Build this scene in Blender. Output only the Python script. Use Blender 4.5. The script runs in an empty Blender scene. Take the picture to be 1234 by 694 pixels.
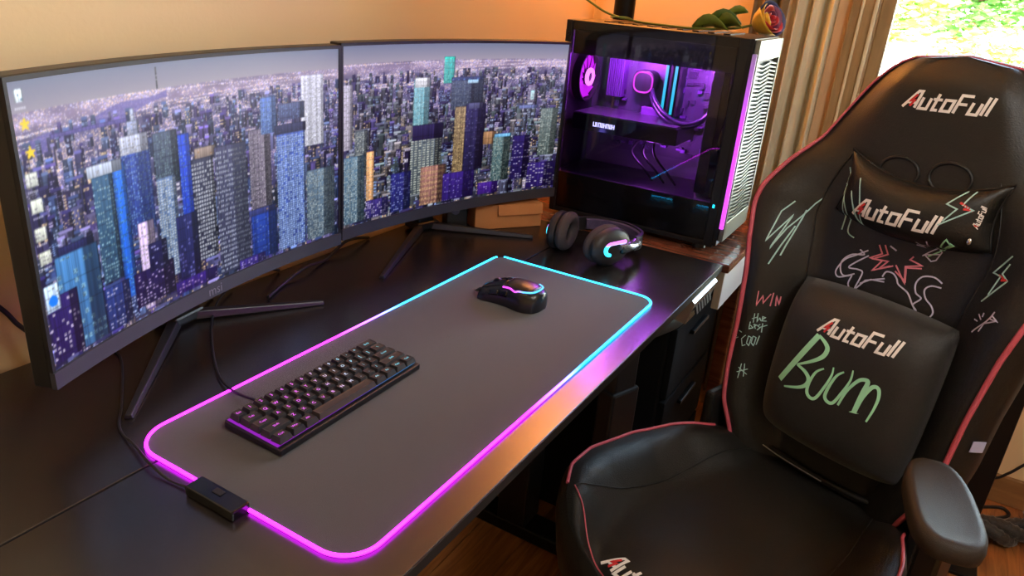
import bpy, bmesh, math, random
import numpy as np
from mathutils import Matrix, Vector
random.seed(7)
SC = bpy.context.scene
COL = SC.collection
D = 0.75                      # desk top height; the floor is z = 0
PI = math.pi

# ------------------------------------------------------------------ camera
cam_d = bpy.data.cameras.new('camera'); cam = bpy.data.objects.new('camera', cam_d); COL.objects.link(cam)
cam.location = (-0.42714, -0.394308, 0.562032 + D)
cam.rotation_euler = (1.1694, -0.0745, -1.0317)
cam_d.sensor_fit = 'HORIZONTAL'; cam_d.sensor_width = 36.0; cam_d.lens = 886.33 / 1234 * 36
cam_d.clip_start = 0.02; cam_d.clip_end = 200
SC.camera = cam

# ------------------------------------------------------------------ view
SC.view_settings.view_transform = 'Standard'
SC.view_settings.look = 'None'
SC.view_settings.exposure = 0.0
SC.view_settings.gamma = 1.0
SC.view_settings.use_curve_mapping = False
try:
    SC.cycles.use_denoising = True
    SC.cycles.max_bounces = 10
    SC.cycles.transparent_max_bounces = 16
    SC.cycles.sample_clamp_indirect = 6.0
    SC.cycles.caustics_reflective = False
    SC.cycles.caustics_refractive = False
except Exception:
    pass

# ------------------------------------------------------------------ sky and sun
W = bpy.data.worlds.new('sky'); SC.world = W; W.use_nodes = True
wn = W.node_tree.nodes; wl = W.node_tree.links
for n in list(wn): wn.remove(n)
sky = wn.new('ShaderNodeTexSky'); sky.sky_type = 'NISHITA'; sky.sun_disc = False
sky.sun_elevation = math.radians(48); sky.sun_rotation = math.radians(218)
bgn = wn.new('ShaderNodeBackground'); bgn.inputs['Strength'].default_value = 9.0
wo = wn.new('ShaderNodeOutputWorld')
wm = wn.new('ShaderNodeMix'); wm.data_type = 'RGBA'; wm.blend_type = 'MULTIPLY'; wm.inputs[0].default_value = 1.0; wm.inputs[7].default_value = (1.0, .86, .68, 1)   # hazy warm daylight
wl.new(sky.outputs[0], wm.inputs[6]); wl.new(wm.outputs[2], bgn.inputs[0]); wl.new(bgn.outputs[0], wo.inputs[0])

sun_d = bpy.data.lights.new('sun', 'SUN'); sun_d.energy = 170.0; sun_d.angle = math.radians(1.0); sun_d.color = (1, .95, .86)
sun = bpy.data.objects.new('sun', sun_d); COL.objects.link(sun); sun.location = (-8, -10, 20)
sun.rotation_euler = Vector((0.35, 0.45, -0.82)).to_track_quat('-Z', 'Y').to_euler()

# daylight portal in the window opening (guides sky light only)
WY0, WY1, WZ0, WZ1, WX = -1.35, -0.165, 0.72, 2.2, 1.86
pd = bpy.data.lights.new('window_portal', 'AREA'); pd.shape = 'RECTANGLE'; pd.size = WY1 - WY0; pd.size_y = WZ1 - WZ0
po = bpy.data.objects.new('window_portal', pd); COL.objects.link(po)
po.location = (WX + .03, (WY0 + WY1) / 2, (WZ0 + WZ1) / 2); po.rotation_euler = (PI / 2, 0, PI / 2)
pd.cycles.is_portal = True

# ------------------------------------------------------------------ helpers
def lin(c):
    return tuple(((x / 255) / 12.92 if x / 255 <= .04045 else ((x / 255 + .055) / 1.055) ** 2.4) for x in c)
MATS = {}
def mat(name, rgb=(128, 128, 128), rough=.5, metal=0., emit=None, es=0., noise=None, bump=0., bscale=200., spec=.5, sheen=0., coat=0., trans=0.):
    """procedural material; noise = (scale, amount) mottles the colour, bump = fine relief"""
    if name in MATS: return MATS[name]
    m = bpy.data.materials.new(name); m.use_nodes = True; MATS[name] = m
    nt = m.node_tree; b = nt.nodes['Principled BSDF']; L = nt.links
    c = (*lin(rgb), 1)
    b.inputs['Base Color'].default_value = c
    b.inputs['Roughness'].default_value = rough; b.inputs['Metallic'].default_value = metal
    b.inputs['Specular IOR Level'].default_value = spec
    b.inputs['Sheen Weight'].default_value = sheen; b.inputs['Coat Weight'].default_value = coat
    b.inputs['Transmission Weight'].default_value = trans
    if emit:
        b.inputs['Emission Color'].default_value = (*lin(emit), 1); b.inputs['Emission Strength'].default_value = es
    if noise or bump:
        tc = nt.nodes.new('ShaderNodeTexCoord')
    if noise:
        tx = nt.nodes.new('ShaderNodeTexNoise'); tx.inputs['Scale'].default_value = noise[0]; tx.inputs['Detail'].default_value = 5
        L.new(tc.outputs['Object'], tx.inputs['Vector'])
        mx = nt.nodes.new('ShaderNodeMix'); mx.data_type = 'RGBA'
        k = noise[1]
        mx.inputs[6].default_value = (*[min(1, x * (1 - k)) for x in c[:3]], 1)
        mx.inputs[7].default_value = (*[min(1, x * (1 + k)) for x in c[:3]], 1)
        L.new(tx.outputs['Fac'], mx.inputs[0]); L.new(mx.outputs[2], b.inputs['Base Color'])
    if bump:
        t2 = nt.nodes.new('ShaderNodeTexNoise'); t2.inputs['Scale'].default_value = bscale; t2.inputs['Detail'].default_value = 3
        L.new(tc.outputs['Object'], t2.inputs['Vector'])
        bp = nt.nodes.new('ShaderNodeBump'); bp.inputs['Strength'].default_value = bump; bp.inputs['Distance'].default_value = .002
        L.new(t2.outputs['Fac'], bp.inputs['Height']); L.new(bp.outputs[0], b.inputs['Normal'])
    return m
def wood(name, c1, c2, rough, scale=(1, 12, 12), rot=0, spec=.5):
    if name in MATS: return MATS[name]
    m = bpy.data.materials.new(name); m.use_nodes = True; MATS[name] = m
    nt = m.node_tree; b = nt.nodes['Principled BSDF']; L = nt.links
    tc = nt.nodes.new('ShaderNodeTexCoord'); mp = nt.nodes.new('ShaderNodeMapping')
    mp.inputs['Scale'].default_value = scale; mp.inputs['Rotation'].default_value = (0, 0, rot)
    tx = nt.nodes.new('ShaderNodeTexNoise'); tx.inputs['Scale'].default_value = 4; tx.inputs['Detail'].default_value = 8; tx.inputs['Distortion'].default_value = 1.2
    cr = nt.nodes.new('ShaderNodeValToRGB')
    cr.color_ramp.elements[0].position = .35; cr.color_ramp.elements[0].color = (*lin(c1), 1)
    cr.color_ramp.elements[1].position = .68; cr.color_ramp.elements[1].color = (*lin(c2), 1)
    L.new(tc.outputs['Object'], mp.inputs[0]); L.new(mp.outputs[0], tx.inputs['Vector']); L.new(tx.outputs['Fac'], cr.inputs[0]); L.new(cr.outputs[0], b.inputs['Base Color'])
    b.inputs['Roughness'].default_value = rough; b.inputs['Specular IOR Level'].default_value = spec
    return m
def ramp_emit(name, axis, stops, strength, base=(20, 20, 20)):
    """emission whose colour runs along one local axis: stops = [(coordinate in metres, rgb)]"""
    if name in MATS: return MATS[name]
    m = bpy.data.materials.new(name); m.use_nodes = True; MATS[name] = m
    nt = m.node_tree; b = nt.nodes['Principled BSDF']; L = nt.links
    tc = nt.nodes.new('ShaderNodeTexCoord'); sp = nt.nodes.new('ShaderNodeSeparateXYZ'); mr = nt.nodes.new('ShaderNodeMapRange')
    lo, hi = stops[0][0], stops[-1][0]
    mr.inputs[1].default_value = lo; mr.inputs[2].default_value = hi
    cr = nt.nodes.new('ShaderNodeValToRGB')
    while len(cr.color_ramp.elements) < len(stops): cr.color_ramp.elements.new(.5)
    for e, (p, c) in zip(cr.color_ramp.elements, stops):
        e.position = (p - lo) / (hi - lo); e.color = (*lin(c), 1)
    L.new(tc.outputs['Object'], sp.inputs[0]); L.new(sp.outputs['XYZ'.index(axis)], mr.inputs[0]); L.new(mr.outputs[0], cr.inputs[0])
    L.new(cr.outputs[0], b.inputs['Emission Color']); b.inputs['Emission Strength'].default_value = strength
    b.inputs['Base Color'].default_value = (*lin(base), 1)
    return m
def glass(name, tint, refl=.12, rough=.02):
    if name in MATS: return MATS[name]
    m = bpy.data.materials.new(name); m.use_nodes = True; MATS[name] = m
    nt = m.node_tree; L = nt.links; nt.nodes.remove(nt.nodes['Principled BSDF'])
    t = nt.nodes.new('ShaderNodeBsdfTransparent'); t.inputs[0].default_value = (*lin(tint), 1)
    g = nt.nodes.new('ShaderNodeBsdfGlossy'); g.inputs['Roughness'].default_value = rough
    fr = nt.nodes.new('ShaderNodeFresnel'); fr.inputs[0].default_value = 1.45
    mx = nt.nodes.new('ShaderNodeMixShader')
    L.new(fr.outputs[0], mx.inputs[0]); L.new(t.outputs[0], mx.inputs[1]); L.new(g.outputs[0], mx.inputs[2])
    L.new(mx.outputs[0], nt.nodes['Material Output'].inputs[0])
    return m

class MB:
    """collects shapes and links them as ONE mesh object"""
    def __init__(s, M=None): s.v = []; s.f = []; s.M = M or Matrix.Identity(4)
    def add(s, vs, fs, M=None):
        o = len(s.v); T = s.M @ M if M else s.M
        s.v += [tuple(T @ Vector(p)) for p in vs]; s.f += [tuple(i + o for i in f) for f in fs]; return s
    def box(s, x0, x1, y0, y1, z0, z1, M=None):
        vs = [(x0, y0, z0), (x1, y0, z0), (x1, y1, z0), (x0, y1, z0), (x0, y0, z1), (x1, y0, z1), (x1, y1, z1), (x0, y1, z1)]
        return s.add(vs, [(3, 2, 1, 0), (4, 5, 6, 7), (0, 1, 5, 4), (1, 2, 6, 5), (2, 3, 7, 6), (3, 0, 4, 7)], M)
    def frustum(s, b, t, z0, z1, M=None):      # b,t = (x0,x1,y0,y1)
        vs = [(b[0], b[2], z0), (b[1], b[2], z0), (b[1], b[3], z0), (b[0], b[3], z0), (t[0], t[2], z1), (t[1], t[2], z1), (t[1], t[3], z1), (t[0], t[3], z1)]
        return s.add(vs, [(3, 2, 1, 0), (4, 5, 6, 7), (0, 1, 5, 4), (1, 2, 6, 5), (2, 3, 7, 6), (3, 0, 4, 7)], M)
    def prism(s, poly, z0, z1, M=None):
        n = len(poly); vs = [(x, y, z0) for x, y in poly] + [(x, y, z1) for x, y in poly]
        fs = [tuple(range(n - 1, -1, -1)), tuple(range(n, 2 * n))] + [(i, (i + 1) % n, n + (i + 1) % n, n + i) for i in range(n)]
        return s.add(vs, fs, M)
    def lathe(s, prof, n=24, M=None, cap=True):
        vs = []; fs = []
        for r, z in prof:
            for i in range(n): a = 2 * PI * i / n; vs.append((r * math.cos(a), r * math.sin(a), z))
        for j in range(len(prof) - 1):
            for i in range(n): k = (i + 1) % n; fs.append((j * n + i, j * n + k, (j + 1) * n + k, (j + 1) * n + i))
        if cap:
            fs.append(tuple(range(n - 1, -1, -1))); fs.append(tuple((len(prof) - 1) * n + i for i in range(n)))
        return s.add(vs, fs, M)
    def tube(s, path, r=.003, n=8, closed=False, M=None):
        P = [Vector(p) for p in path]; N = len(P); vs = []; fs = []
        up = None
        for i, p in enumerate(P):
            a = P[(i - 1) % N] if (closed or i > 0) else p; b = P[(i + 1) % N] if (closed or i < N - 1) else p
            t = (b - a)
            if t.length < 1e-9: t = Vector((0, 0, 1))
            t.normalize()
            if up is None: up = Vector((0, 0, 1)) if abs(t.z) < .9 else Vector((1, 0, 0))
            x = t.cross(up)
            if x.length < 1e-5: x = t.orthogonal()
            x.normalize(); y = x.cross(t); up = y
            rr = r[i] if isinstance(r, (list, tuple)) else r
            for k in range(n): an = 2 * PI * k / n; vs.append(tuple(p + x * (rr * math.cos(an)) + y * (rr * math.sin(an))))
        for i in range(N if closed else N - 1):
            j = (i + 1) % N
            for k in range(n): l = (k + 1) % n; fs.append((i * n + k, i * n + l, j * n + l, j * n + k))
        if not closed: fs += [tuple(range(n - 1, -1, -1)), tuple((N - 1) * n + k for k in range(n))]
        return s.add(vs, fs, M)
    def grid(s, fn, nu, nv, M=None, wrap=False, flip=False):
        vs = [fn(i / (nu if wrap else nu - 1), j / (nv - 1)) for j in range(nv) for i in range(nu)]; fs = []
        for j in range(nv - 1):
            for i in range(nu if wrap else nu - 1):
                k = (i + 1) % nu; q = (j * nu + i, j * nu + k, (j + 1) * nu + k, (j + 1) * nu + i); fs.append(q[::-1] if flip else q)
        return s.add(vs, fs, M)
    def sphere(s, c, r, n=16, m=10, M=None):
        rx, ry, rz = r if isinstance(r, (tuple, list)) else (r, r, r)
        def fn(a, b):
            t = 2 * PI * a; p = PI * (b - .5)
            return (c[0] + rx * math.cos(p) * math.cos(t), c[1] + ry * math.cos(p) * math.sin(t), c[2] + rz * math.sin(p))
        return s.grid(fn, n, m, M, wrap=True)
    def mesh(s, name):
        me = bpy.data.meshes.new(name); me.from_pydata(s.v, [], s.f); me.update(); return me
    def build(s, name, material, parent=None, smooth=None, bevel=0., seg=2, merge=False, subsurf=0):
        me = s.mesh(name)
        if merge or subsurf:
            bm = bmesh.new(); bm.from_mesh(me); bmesh.ops.remove_doubles(bm, verts=bm.verts, dist=1e-5)
            bmesh.ops.recalc_face_normals(bm, faces=bm.faces); bm.to_mesh(me); bm.free()
        if smooth is not None:
            me.shade_smooth()
            if smooth < 179: me.set_sharp_from_angle(angle=math.radians(smooth))
        return obj(name, me, material, parent, bevel, seg, subsurf)
def obj(name, me, material, parent=None, bevel=0., seg=2, subsurf=0):
    o = bpy.data.objects.new(name, me); COL.objects.link(o)
    if material: 
        if not me.materials: me.materials.append(material)
    if parent: o.parent = parent
    if bevel:
        md = o.modifiers.new('bevel', 'BEVEL'); md.width = bevel; md.segments = seg; md.limit_method = 'ANGLE'; md.angle_limit = math.radians(35); md.harden_normals = False
    if subsurf:
        md = o.modifiers.new('sub', 'SUBSURF'); md.levels = subsurf; md.render_levels = subsurf
    return o
def thing(name, label, cat, loc=(0, 0, 0), rz=0, group=None):
    o = bpy.data.objects.new(name, None); COL.objects.link(o); o.location = loc; o.rotation_euler = (0, 0, rz)
    o.empty_display_size = .05
    return tag(o, label, cat, group)
def tag(o, label, cat, group=None):
    o['label'] = label; o['category'] = cat
    if group: o['group'] = group
    return o
def structure(o, label=None):
    o['kind'] = 'structure'
    if label: o['label'] = label
    return o
def link_copy(src, parent, name=None):
    c = src.copy(); COL.objects.link(c); c.parent = parent
    if name: c.name = name
    return c
def spline(pts, n=8, closed=False):
    """Catmull-Rom through the points"""
    P = [Vector(p) for p in pts]; N = len(P); out = []
    for i in range(N if closed else N - 1):
        p0 = P[(i - 1) % N] if (closed or i > 0) else P[i]; p1 = P[i]; p2 = P[(i + 1) % N]
        p3 = P[(i + 2) % N] if (closed or i < N - 2) else p2
        for k in range(n):
            t = k / n
            out.append(.5 * ((2 * p1) + (-p0 + p2) * t + (2 * p0 - 5 * p1 + 4 * p2 - p3) * t * t + (-p0 + 3 * p1 - 3 * p2 + p3) * t ** 3))
    if not closed: out.append(P[-1])
    return out
def text_mesh(txt, size):
    cu = bpy.data.curves.new('glyph', 'FONT'); cu.body = txt; cu.size = size; cu.align_x = 'CENTER'; cu.align_y = 'CENTER'; cu.resolution_u = 2
    o = bpy.data.objects.new('glyph', cu); COL.objects.link(o)
    dg = bpy.context.evaluated_depsgraph_get(); me = bpy.data.meshes.new_from_object(o.evaluated_get(dg))
    bpy.data.objects.remove(o); bpy.data.curves.remove(cu)
    return me
def rrect(w, h, r, n=5, cx=0, cy=0):
    out = []
    for sx, sy, a0 in ((1, 1, 0), (-1, 1, 90), (-1, -1, 180), (1, -1, 270)):
        for k in range(n + 1):
            a = math.radians(a0 + 90 * k / n); out.append((cx + sx * (w / 2 - r) + r * math.cos(a), cy + sy * (h / 2 - r) + r * math.sin(a)))
    return out
T = Matrix.Translation
def R(a, ax): return Matrix.Rotation(math.radians(a), 4, ax)

# ------------------------------------------------------------------ materials
m_wall = mat('wall_paint', (214, 186, 146), .85, noise=(3, .05), bump=.15, bscale=120)
m_ceil = mat('ceiling_paint', (225, 215, 198), .9, noise=(2, .03))
m_floor = wood('floor_wood', (120, 72, 36), (168, 108, 58), .38, (1.2, 14, 14))
m_base = wood('baseboard_wood', (126, 88, 50), (150, 108, 66), .5, (8, 1, 8))
m_desk = mat('desk_laminate', (30, 26, 25), .27, spec=.85, noise=(60, .12), bump=.04, bscale=600)
m_desk_edge = mat('desk_edge', (16, 15, 15), .45, noise=(30, .1))
m_black = mat('black_plastic', (18, 18, 19), .42, noise=(80, .1))
m_gloss = mat('gloss_black', (10, 10, 12), .18, noise=(20, .1))
m_metal_black = mat('black_metal', (24, 24, 26), .35, .6, noise=(40, .1))
m_frame = wood('window_wood', (150, 122, 80), (182, 150, 104), .5, (6, 6, 1))
m_cable = mat('cable_rubber', (16, 16, 18), .5, noise=(90, .1))

# ------------------------------------------------------------------ room
XL, XR, YF, YB, ZC = -2.2, 1.86, -3.0, 0.66, 2.5
o = MB().box(XL, XR, YF, YB, -.06, -.012).build('floor', mat('floor_screed', (70, 45, 28), .8, noise=(6, .2))); structure(o, 'warm brown wooden plank floor')
pw, pl = .125, 1.22
plank = None; planks = []
iy = 0; y = YF
while y < YB - .001:
    x = XL - (iy * .47 % pl)
    while x < XR:
        x0, x1 = max(x, XL), min(x + pl, XR)
        if x1 - x0 > .04:
            q = MB().box(x0 + .0008, x1 - .0008, y + .0008, min(y + pw, YB) - .0008, -.012, random.choice((0, 0, -.0004))).build('plank', m_floor, o)
        x += pl
    y += pw; iy += 1
structure(MB().box(XL, XR, YB, YB + .1, 0, ZC).build('wall_back', m_wall), 'plain beige painted wall behind the desk')
structure(MB().box(XL - .1, XL, YF, YB, 0, ZC).build('wall_left', m_wall))
structure(MB().box(XL, XR, YF - .1, YF, 0, ZC).build('wall_front', m_wall))
structure(MB().box(XL - .1, XR + .12, YF - .1, YB + .1, ZC, ZC + .1).build('ceiling', m_ceil))
wb = MB()
wb.box(XR, XR + .12, WY1, YB + .1, 0, ZC).box(XR, XR + .12, YF - .1, WY0, 0, ZC).box(XR, XR + .12, WY0, WY1, 0, WZ0).box(XR, XR + .12, WY0, WY1, WZ1, ZC)
structure(wb.build('wall_right', m_wall), 'beige wall with the window beside the gaming chair')
structure(MB().box(XL, XR, YB - .014, YB, 0, .09).build('baseboard_back', m_base, bevel=.004))
structure(MB().box(XR - .014, XR, YF, YB - .014, 0, .09).build('baseboard_right', m_base, bevel=.004), 'low wooden baseboard along the window wall')
# window
win = bpy.data.objects.new('window_1', None); COL.objects.link(win); win.location = (XR, 0, 0); structure(win, 'tall sash window with wooden frame and bright garden view')
cs = .07
def wpart(name, x0, x1, y0, y1, z0, z1, m=m_frame, bev=.004): return MB().box(x0, x1, y0, y1, z0, z1).build(name, m, win, bevel=bev)
wpart('casing', -.022, 0, WY1, WY1 + cs, WZ0 - .02, WZ1 + cs); wpart('casing', -.022, 0, WY0 - cs, WY0, WZ0 - .02, WZ1 + cs); wpart('casing', -.022, 0, WY0, WY1, WZ1, WZ1 + cs)
m_bead = mat('bead_cream', (236, 222, 186), .45, noise=(30, .05))
wpart('bead', -.030, -.022, WY1 + .036, WY1 + .044, WZ0, WZ1, m_bead, .003); wpart('bead', -.030, -.022, WY1 + .002, WY1 + .012, WZ0, WZ1, m_bead, .003)
wpart('sill', -.07, .06, WY0 - .09, WY1 + .09, WZ0 - .03, WZ0)
wpart('stile', .02, .06, WY1 - .035, WY1, WZ0, WZ1); wpart('stile', .02, .06, WY0, WY0 + .035, WZ0, WZ1)
wpart('rail', .02, .06, WY0 + .035, WY1 - .035, WZ0, WZ0 + .04); wpart('rail', .02, .06, WY0 + .035, WY1 - .035, WZ1 - .04, WZ1); wpart('meeting_rail', .015, .06, WY0 + .035, WY1 - .035, 1.075, 1.11)
gl = glass('window_glass', (250, 252, 252))
MB().box(.038, .042, WY0 + .035, WY1 - .035, 1.11, WZ1 - .04).build('pane', gl, win); MB().box(.038, .042, WY0 + .035, WY1 - .035, WZ0 + .04, 1.075).build('pane', gl, win)
# ------------------------------------------------------------------ garden outside the window
m_pave = mat('garden_paving', (232, 226, 214), .85, noise=(1.2, .06))
o = MB().box(2.1, 60, -45, 45, -.5, -.4).build('garden_ground', m_pave); structure(o, 'sunlit pale paving outside the window')
def leaf_cloud(name, c, rad, n, size, material, parent):
    mb = MB(); rnd = random.Random(hash(name) % 1000 + n)
    for _ in range(n):
        d = Vector((rnd.gauss(0, 1), rnd.gauss(0, 1), rnd.gauss(0, 1))).normalized() * (rnd.random() ** .4)
        p = Vector(c) + Vector((d.x * rad[0], d.y * rad[1], d.z * rad[2]))
        Mx = T(p) @ Matrix.Rotation(rnd.random() * 6.28, 4, 'Z') @ Matrix.Rotation(rnd.random() * 3.1, 4, 'X')
        s = size * rnd.uniform(.6, 1.2)
        mb.add([(-s, 0, 0), (0, -s * .45, .1 * s), (s, 0, 0), (0, s * .45, .1 * s)], [(0, 1, 2, 3)], Mx)
    return mb.build(name, material, parent)
GREENS = [((118, 168, 60), 'leaf_yellow_green'), ((82, 140, 52), 'leaf_green'), ((60, 112, 44), 'leaf_deep')]
spots = [(24, 1.9, 2.1, 0, 'broad yellow-green tree in the garden, seen beside the window frame'), (30, -.4, 2.2, 1, 'mid-green garden tree in the middle of the window view'), (25, -3.2, 2.1, 2, 'deep green garden tree at the right edge of the window view'), (31, 5.2, 2.2, 1, 'leafy green garden tree partly hidden by the curtain'), (36, -4.8, 2.3, 0, 'pale green distant tree behind the deep green one')]
for tx, ty, tr, g, lab in spots:
    t = thing('garden_tree', lab, 'tree', (tx, ty, -.4), group='trees in the garden')
    lm = mat(GREENS[g][1], GREENS[g][0], .6, noise=(2, .3))
    MB().tube([(0, 0, 0), (.05, .1, 1.2), (0, 0, 2.4)], [.22, .17, .12], 8).build('trunk', mat('bark', (92, 70, 50), .9, noise=(8, .3)), t, smooth=60)
    c = leaf_cloud('foliage', (0, 0, 3.2), (tr, tr, 2.6), 5200, .19, lm, t); c['kind'] = 'stuff'
t = thing('flower_bed', 'low leafy shrub with red flowers in the garden', 'shrub', (20, -.9, -.4))
c = leaf_cloud('foliage', (0, 0, .75), (1.3, 1.6, .7), 900, .16, MATS['leaf_yellow_green'], t); c['kind'] = 'stuff'
c = leaf_cloud('flowers', (-.5, 0, 1.0), (1.0, 1.3, .55), 90, .12, mat('petal_red', (205, 62, 50), .6, noise=(4, .2)), t); c['kind'] = 'stuff'

# ------------------------------------------------------------------ curtains
def curtain(name, label, y0, y1, x, waves, amp, m, zb):
    t = thing(name, label, 'curtain', (x, (y0 + y1) / 2, 0), group='curtains on the left of the window')
    n = waves * 14 + 1; mb = MB(); hw_ = (y1 - y0) / 2
    def f(a, b):
        z = zb + (2.28 - zb) * b; k = 1 - .25 * b
        return (amp * math.sin(a * waves * 2 * PI) * k + .25 * amp * math.sin(a * waves * 4.6 * PI + 2 * b), (hw_ - 2 * hw_ * a), z)
    mb.grid(f, n, 14)
    o = mb.build('cloth', m, t, smooth=180)
    md = o.modifiers.new('thick', 'SOLIDIFY'); md.thickness = .0015
    for k in range(waves):
        MB().tube([(0, hw_ - 2 * hw_ * (k + .5) / waves + .02 * math.cos(a), 2.30 + .02 * math.sin(a)) for a in [2 * PI * i / 14 for i in range(14)]], .0025, 6, closed=True).build('ring', m_metal_black, t, smooth=60)
    return t
def cloth_mat(name, rgb, transl):
    m = mat(name, rgb, .9, noise=(30, .12), bump=.25, bscale=500)
    nt = m.node_tree; b = nt.nodes['Principled BSDF']; out = nt.nodes['Material Output']
    tr = nt.nodes.new('ShaderNodeBsdfTranslucent'); tr.inputs[0].default_value = (*lin(rgb), 1)
    mx = nt.nodes.new('ShaderNodeMixShader'); mx.inputs[0].default_value = transl
    nt.links.new(b.outputs[0], mx.inputs[1]); nt.links.new(tr.outputs[0], mx.inputs[2]); nt.links.new(mx.outputs[0], out.inputs[0])
    return m
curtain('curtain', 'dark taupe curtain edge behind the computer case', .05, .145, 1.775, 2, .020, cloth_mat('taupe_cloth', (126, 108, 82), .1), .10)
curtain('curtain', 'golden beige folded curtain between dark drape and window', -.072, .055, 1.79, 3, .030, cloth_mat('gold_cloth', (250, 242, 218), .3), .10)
t = thing('curtain_rod', 'dark metal curtain rod above the window', 'rod', (1.785, -.6, 2.30))
MB().tube([(0, -1.0, 0), (0, .80, 0)], .012, 12).build('bar', m_metal_black, t, smooth=60)
for yy in (-1.0, .80): MB().sphere((0, yy, 0), .02).build('finial', m_metal_black, t, smooth=180)
for yy in (-.85, .77): MB().tube([(0, yy, 0), (.075, yy, 0)], .008, 8).build('bracket', m_metal_black, t, smooth=60)

# ------------------------------------------------------------------ desk
DX0, DX1, DY0, DY1, DC = -.75, 1.165, -.046, .645, .307
desk = thing('desk', 'long matte black desk with two-board top carrying the monitors', 'desk', (0, 0, 0))
MB().box(DX0, DX1, DY0 + .0008, DC - .0012, D - .016, D).build('tabletop_board', m_desk, desk, bevel=.0015)
MB().box(DX0, DX1, DC + .0012, DY1, D - .016, D).build('tabletop_board', m_desk, desk, bevel=.0015)
MB().box(DX0 + .1, DX1 - .1, .05, .11, D - .06, D - .0165).build('frame_rail', m_metal_black, desk, bevel=.003)
MB().box(DX0 + .1, DX1 - .1, .48, .54, D - .06, D - .0165).build('frame_rail', m_metal_black, desk, bevel=.003)
for lx in (-.6, .93):
    MB().box(lx - .04, lx + .04, .25, .33, .04, D - .0165).build('leg', m_metal_black, desk, bevel=.004)
    MB().box(lx - .035, lx + .035, -.02, .6, 0.0, .04).build('foot', m_metal_black, desk, bevel=.006)
MB().box(DX0, DX1, DY0, DY0 + .0008, D - .016, D - .0012).build('edge_band', mat('edge_band', (9, 9, 9), .6, noise=(30, .1)), desk)
# height control panel under the front edge
c = MB().add([(.955, -.046, D - .0165), (1.115, -.046, D - .0165), (1.115, .02, D - .0165), (.955, .02, D - .0165), (.955, -.052, D - .022), (1.115, -.052, D - .022), (1.115, -.040, D - .072), (.955, -.040, D - .072), (1.115, .02, D - .06), (.955, .02, D - .06)],
    [(0, 1, 2, 3), (0, 4, 5, 1), (4, 7, 6, 5), (7, 9, 8, 6), (3, 2, 8, 9), (0, 3, 9, 7, 4), (1, 5, 6, 8, 2)]).build('control_panel', mat('panel_silver', (150, 152, 156), .22, .85, noise=(30, .05)), desk, merge=True)
for k in range(6):
    x0 = .985 + k * .018
    MB(T((x0, -.0478, D - .048)) @ R(-15.3, 'X')).box(0, .012, -.0025, .002, -.010, .010).build('button', m_black, c, bevel=.001)

# side table and drawer cabinet
m_twood = wood('table_walnut', (92, 50, 38), (140, 84, 62), .16, (10, 1.2, 10), spec=.6)
st = thing('side_table', 'glossy brown wooden side table under the computer case', 'table', (0, 0, 0))
MB().box(1.172, 1.735, -.06, .645, D - .022, D - .002).build('tabletop', m_twood, st, bevel=.004)
MB().box(1.176, 1.72, -.052, -.034, D - .115, D - .022).build('apron', mat('white_lacquer', (236, 234, 230), .4, noise=(5, .02)), st, bevel=.002)
MB().box(1.20, 1.72, .60, .62, D - .115, D - .022).build('apron', m_twood, st)
for lx in (1.50, 1.69):
    for ly in (-.03, .58): MB().box(lx, lx + .035, ly, ly + .035, 0, D - .022).build('leg', m_twood, st, bevel=.003)
m_dark = mat('cabinet_black', (8, 8, 8), .85, spec=.12, noise=(20, .15))
cb = thing('drawer_cabinet', 'black drawer cabinet standing under the right end of the desk', 'cabinet', (0, 0, 0))
MB().box(1.06, 1.44, .02, .58, 0, D - .13).build('body', m_dark, cb, bevel=.004)
for k in range(3):
    dr = MB().box(1.072, 1.425, .003, .0195, .03 + k * .195, .215 + k * .195).build('drawer', m_dark, cb, bevel=.003)
    MB().box(1.18, 1.30, -.008, .003, .165 + k * .195, .175 + k * .195).build('handle', m_metal_black, dr, bevel=.002)

# ------------------------------------------------------------------ lamps
m_lampm = mat('lamp_metal', (22, 20, 19), .4, .7, noise=(30, .1))
fl = thing('floor_lamp', 'black pole of a floor lamp in the corner behind the computer case', 'lamp', (1.66, .475, D - .002))
MB().lathe([(.07, 0), (.07, .012), (.034, .022), (.030, .03)], 28).build('base', m_lampm, fl, smooth=40)
MB().lathe([(.030, .03), (.030, .86)], 20).build('pole', m_lampm, fl, smooth=40)
MB().lathe([(.115, .84), (.155, 1.08)], 32, cap=False).build('shade', mat('shade_linen', (240, 205, 150), .9, emit=(255, 170, 86), es=18, noise=(60, .08)), fl, smooth=60)
MB().sphere((0, 0, .93), .03).build('bulb', mat('warm_bulb', (255, 230, 190), .4, emit=(255, 190, 110), es=12), fl, smooth=180)
ld = bpy.data.lights.new('floor_lamp_light', 'POINT'); ld.energy = 9; ld.color = (1, .60, .26); ld.shadow_soft_size = .07
lo = bpy.data.objects.new('floor_lamp_light', ld); COL.objects.link(lo); lo.parent = fl; lo.location = (0, 0, 1.14)
cl = thing('ceiling_lamp', 'round flush ceiling lamp with warm glass dome', 'lamp', (-.2, -1.3, ZC))
MB().lathe([(.17, -.02), (.17, -.001)], 32).build('plate', mat('lamp_white', (230, 226, 218), .5, noise=(8, .03)), cl, smooth=40)
MB().lathe([(.02, -.115), (.08, -.105), (.13, -.075), (.155, -.022)], 32).build('dome', mat('dome_glass', (255, 240, 215), .4, emit=(255, 240, 220), es=6), cl, smooth=60)
ld = bpy.data.lights.new('ceiling_lamp_light', 'POINT'); ld.energy = 44; ld.color = (.96, .98, 1); ld.shadow_soft_size = .15
lo = bpy.data.objects.new('ceiling_lamp_light', ld); COL.objects.link(lo); lo.parent = cl; lo.location = (0, 0, -.28)

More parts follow.
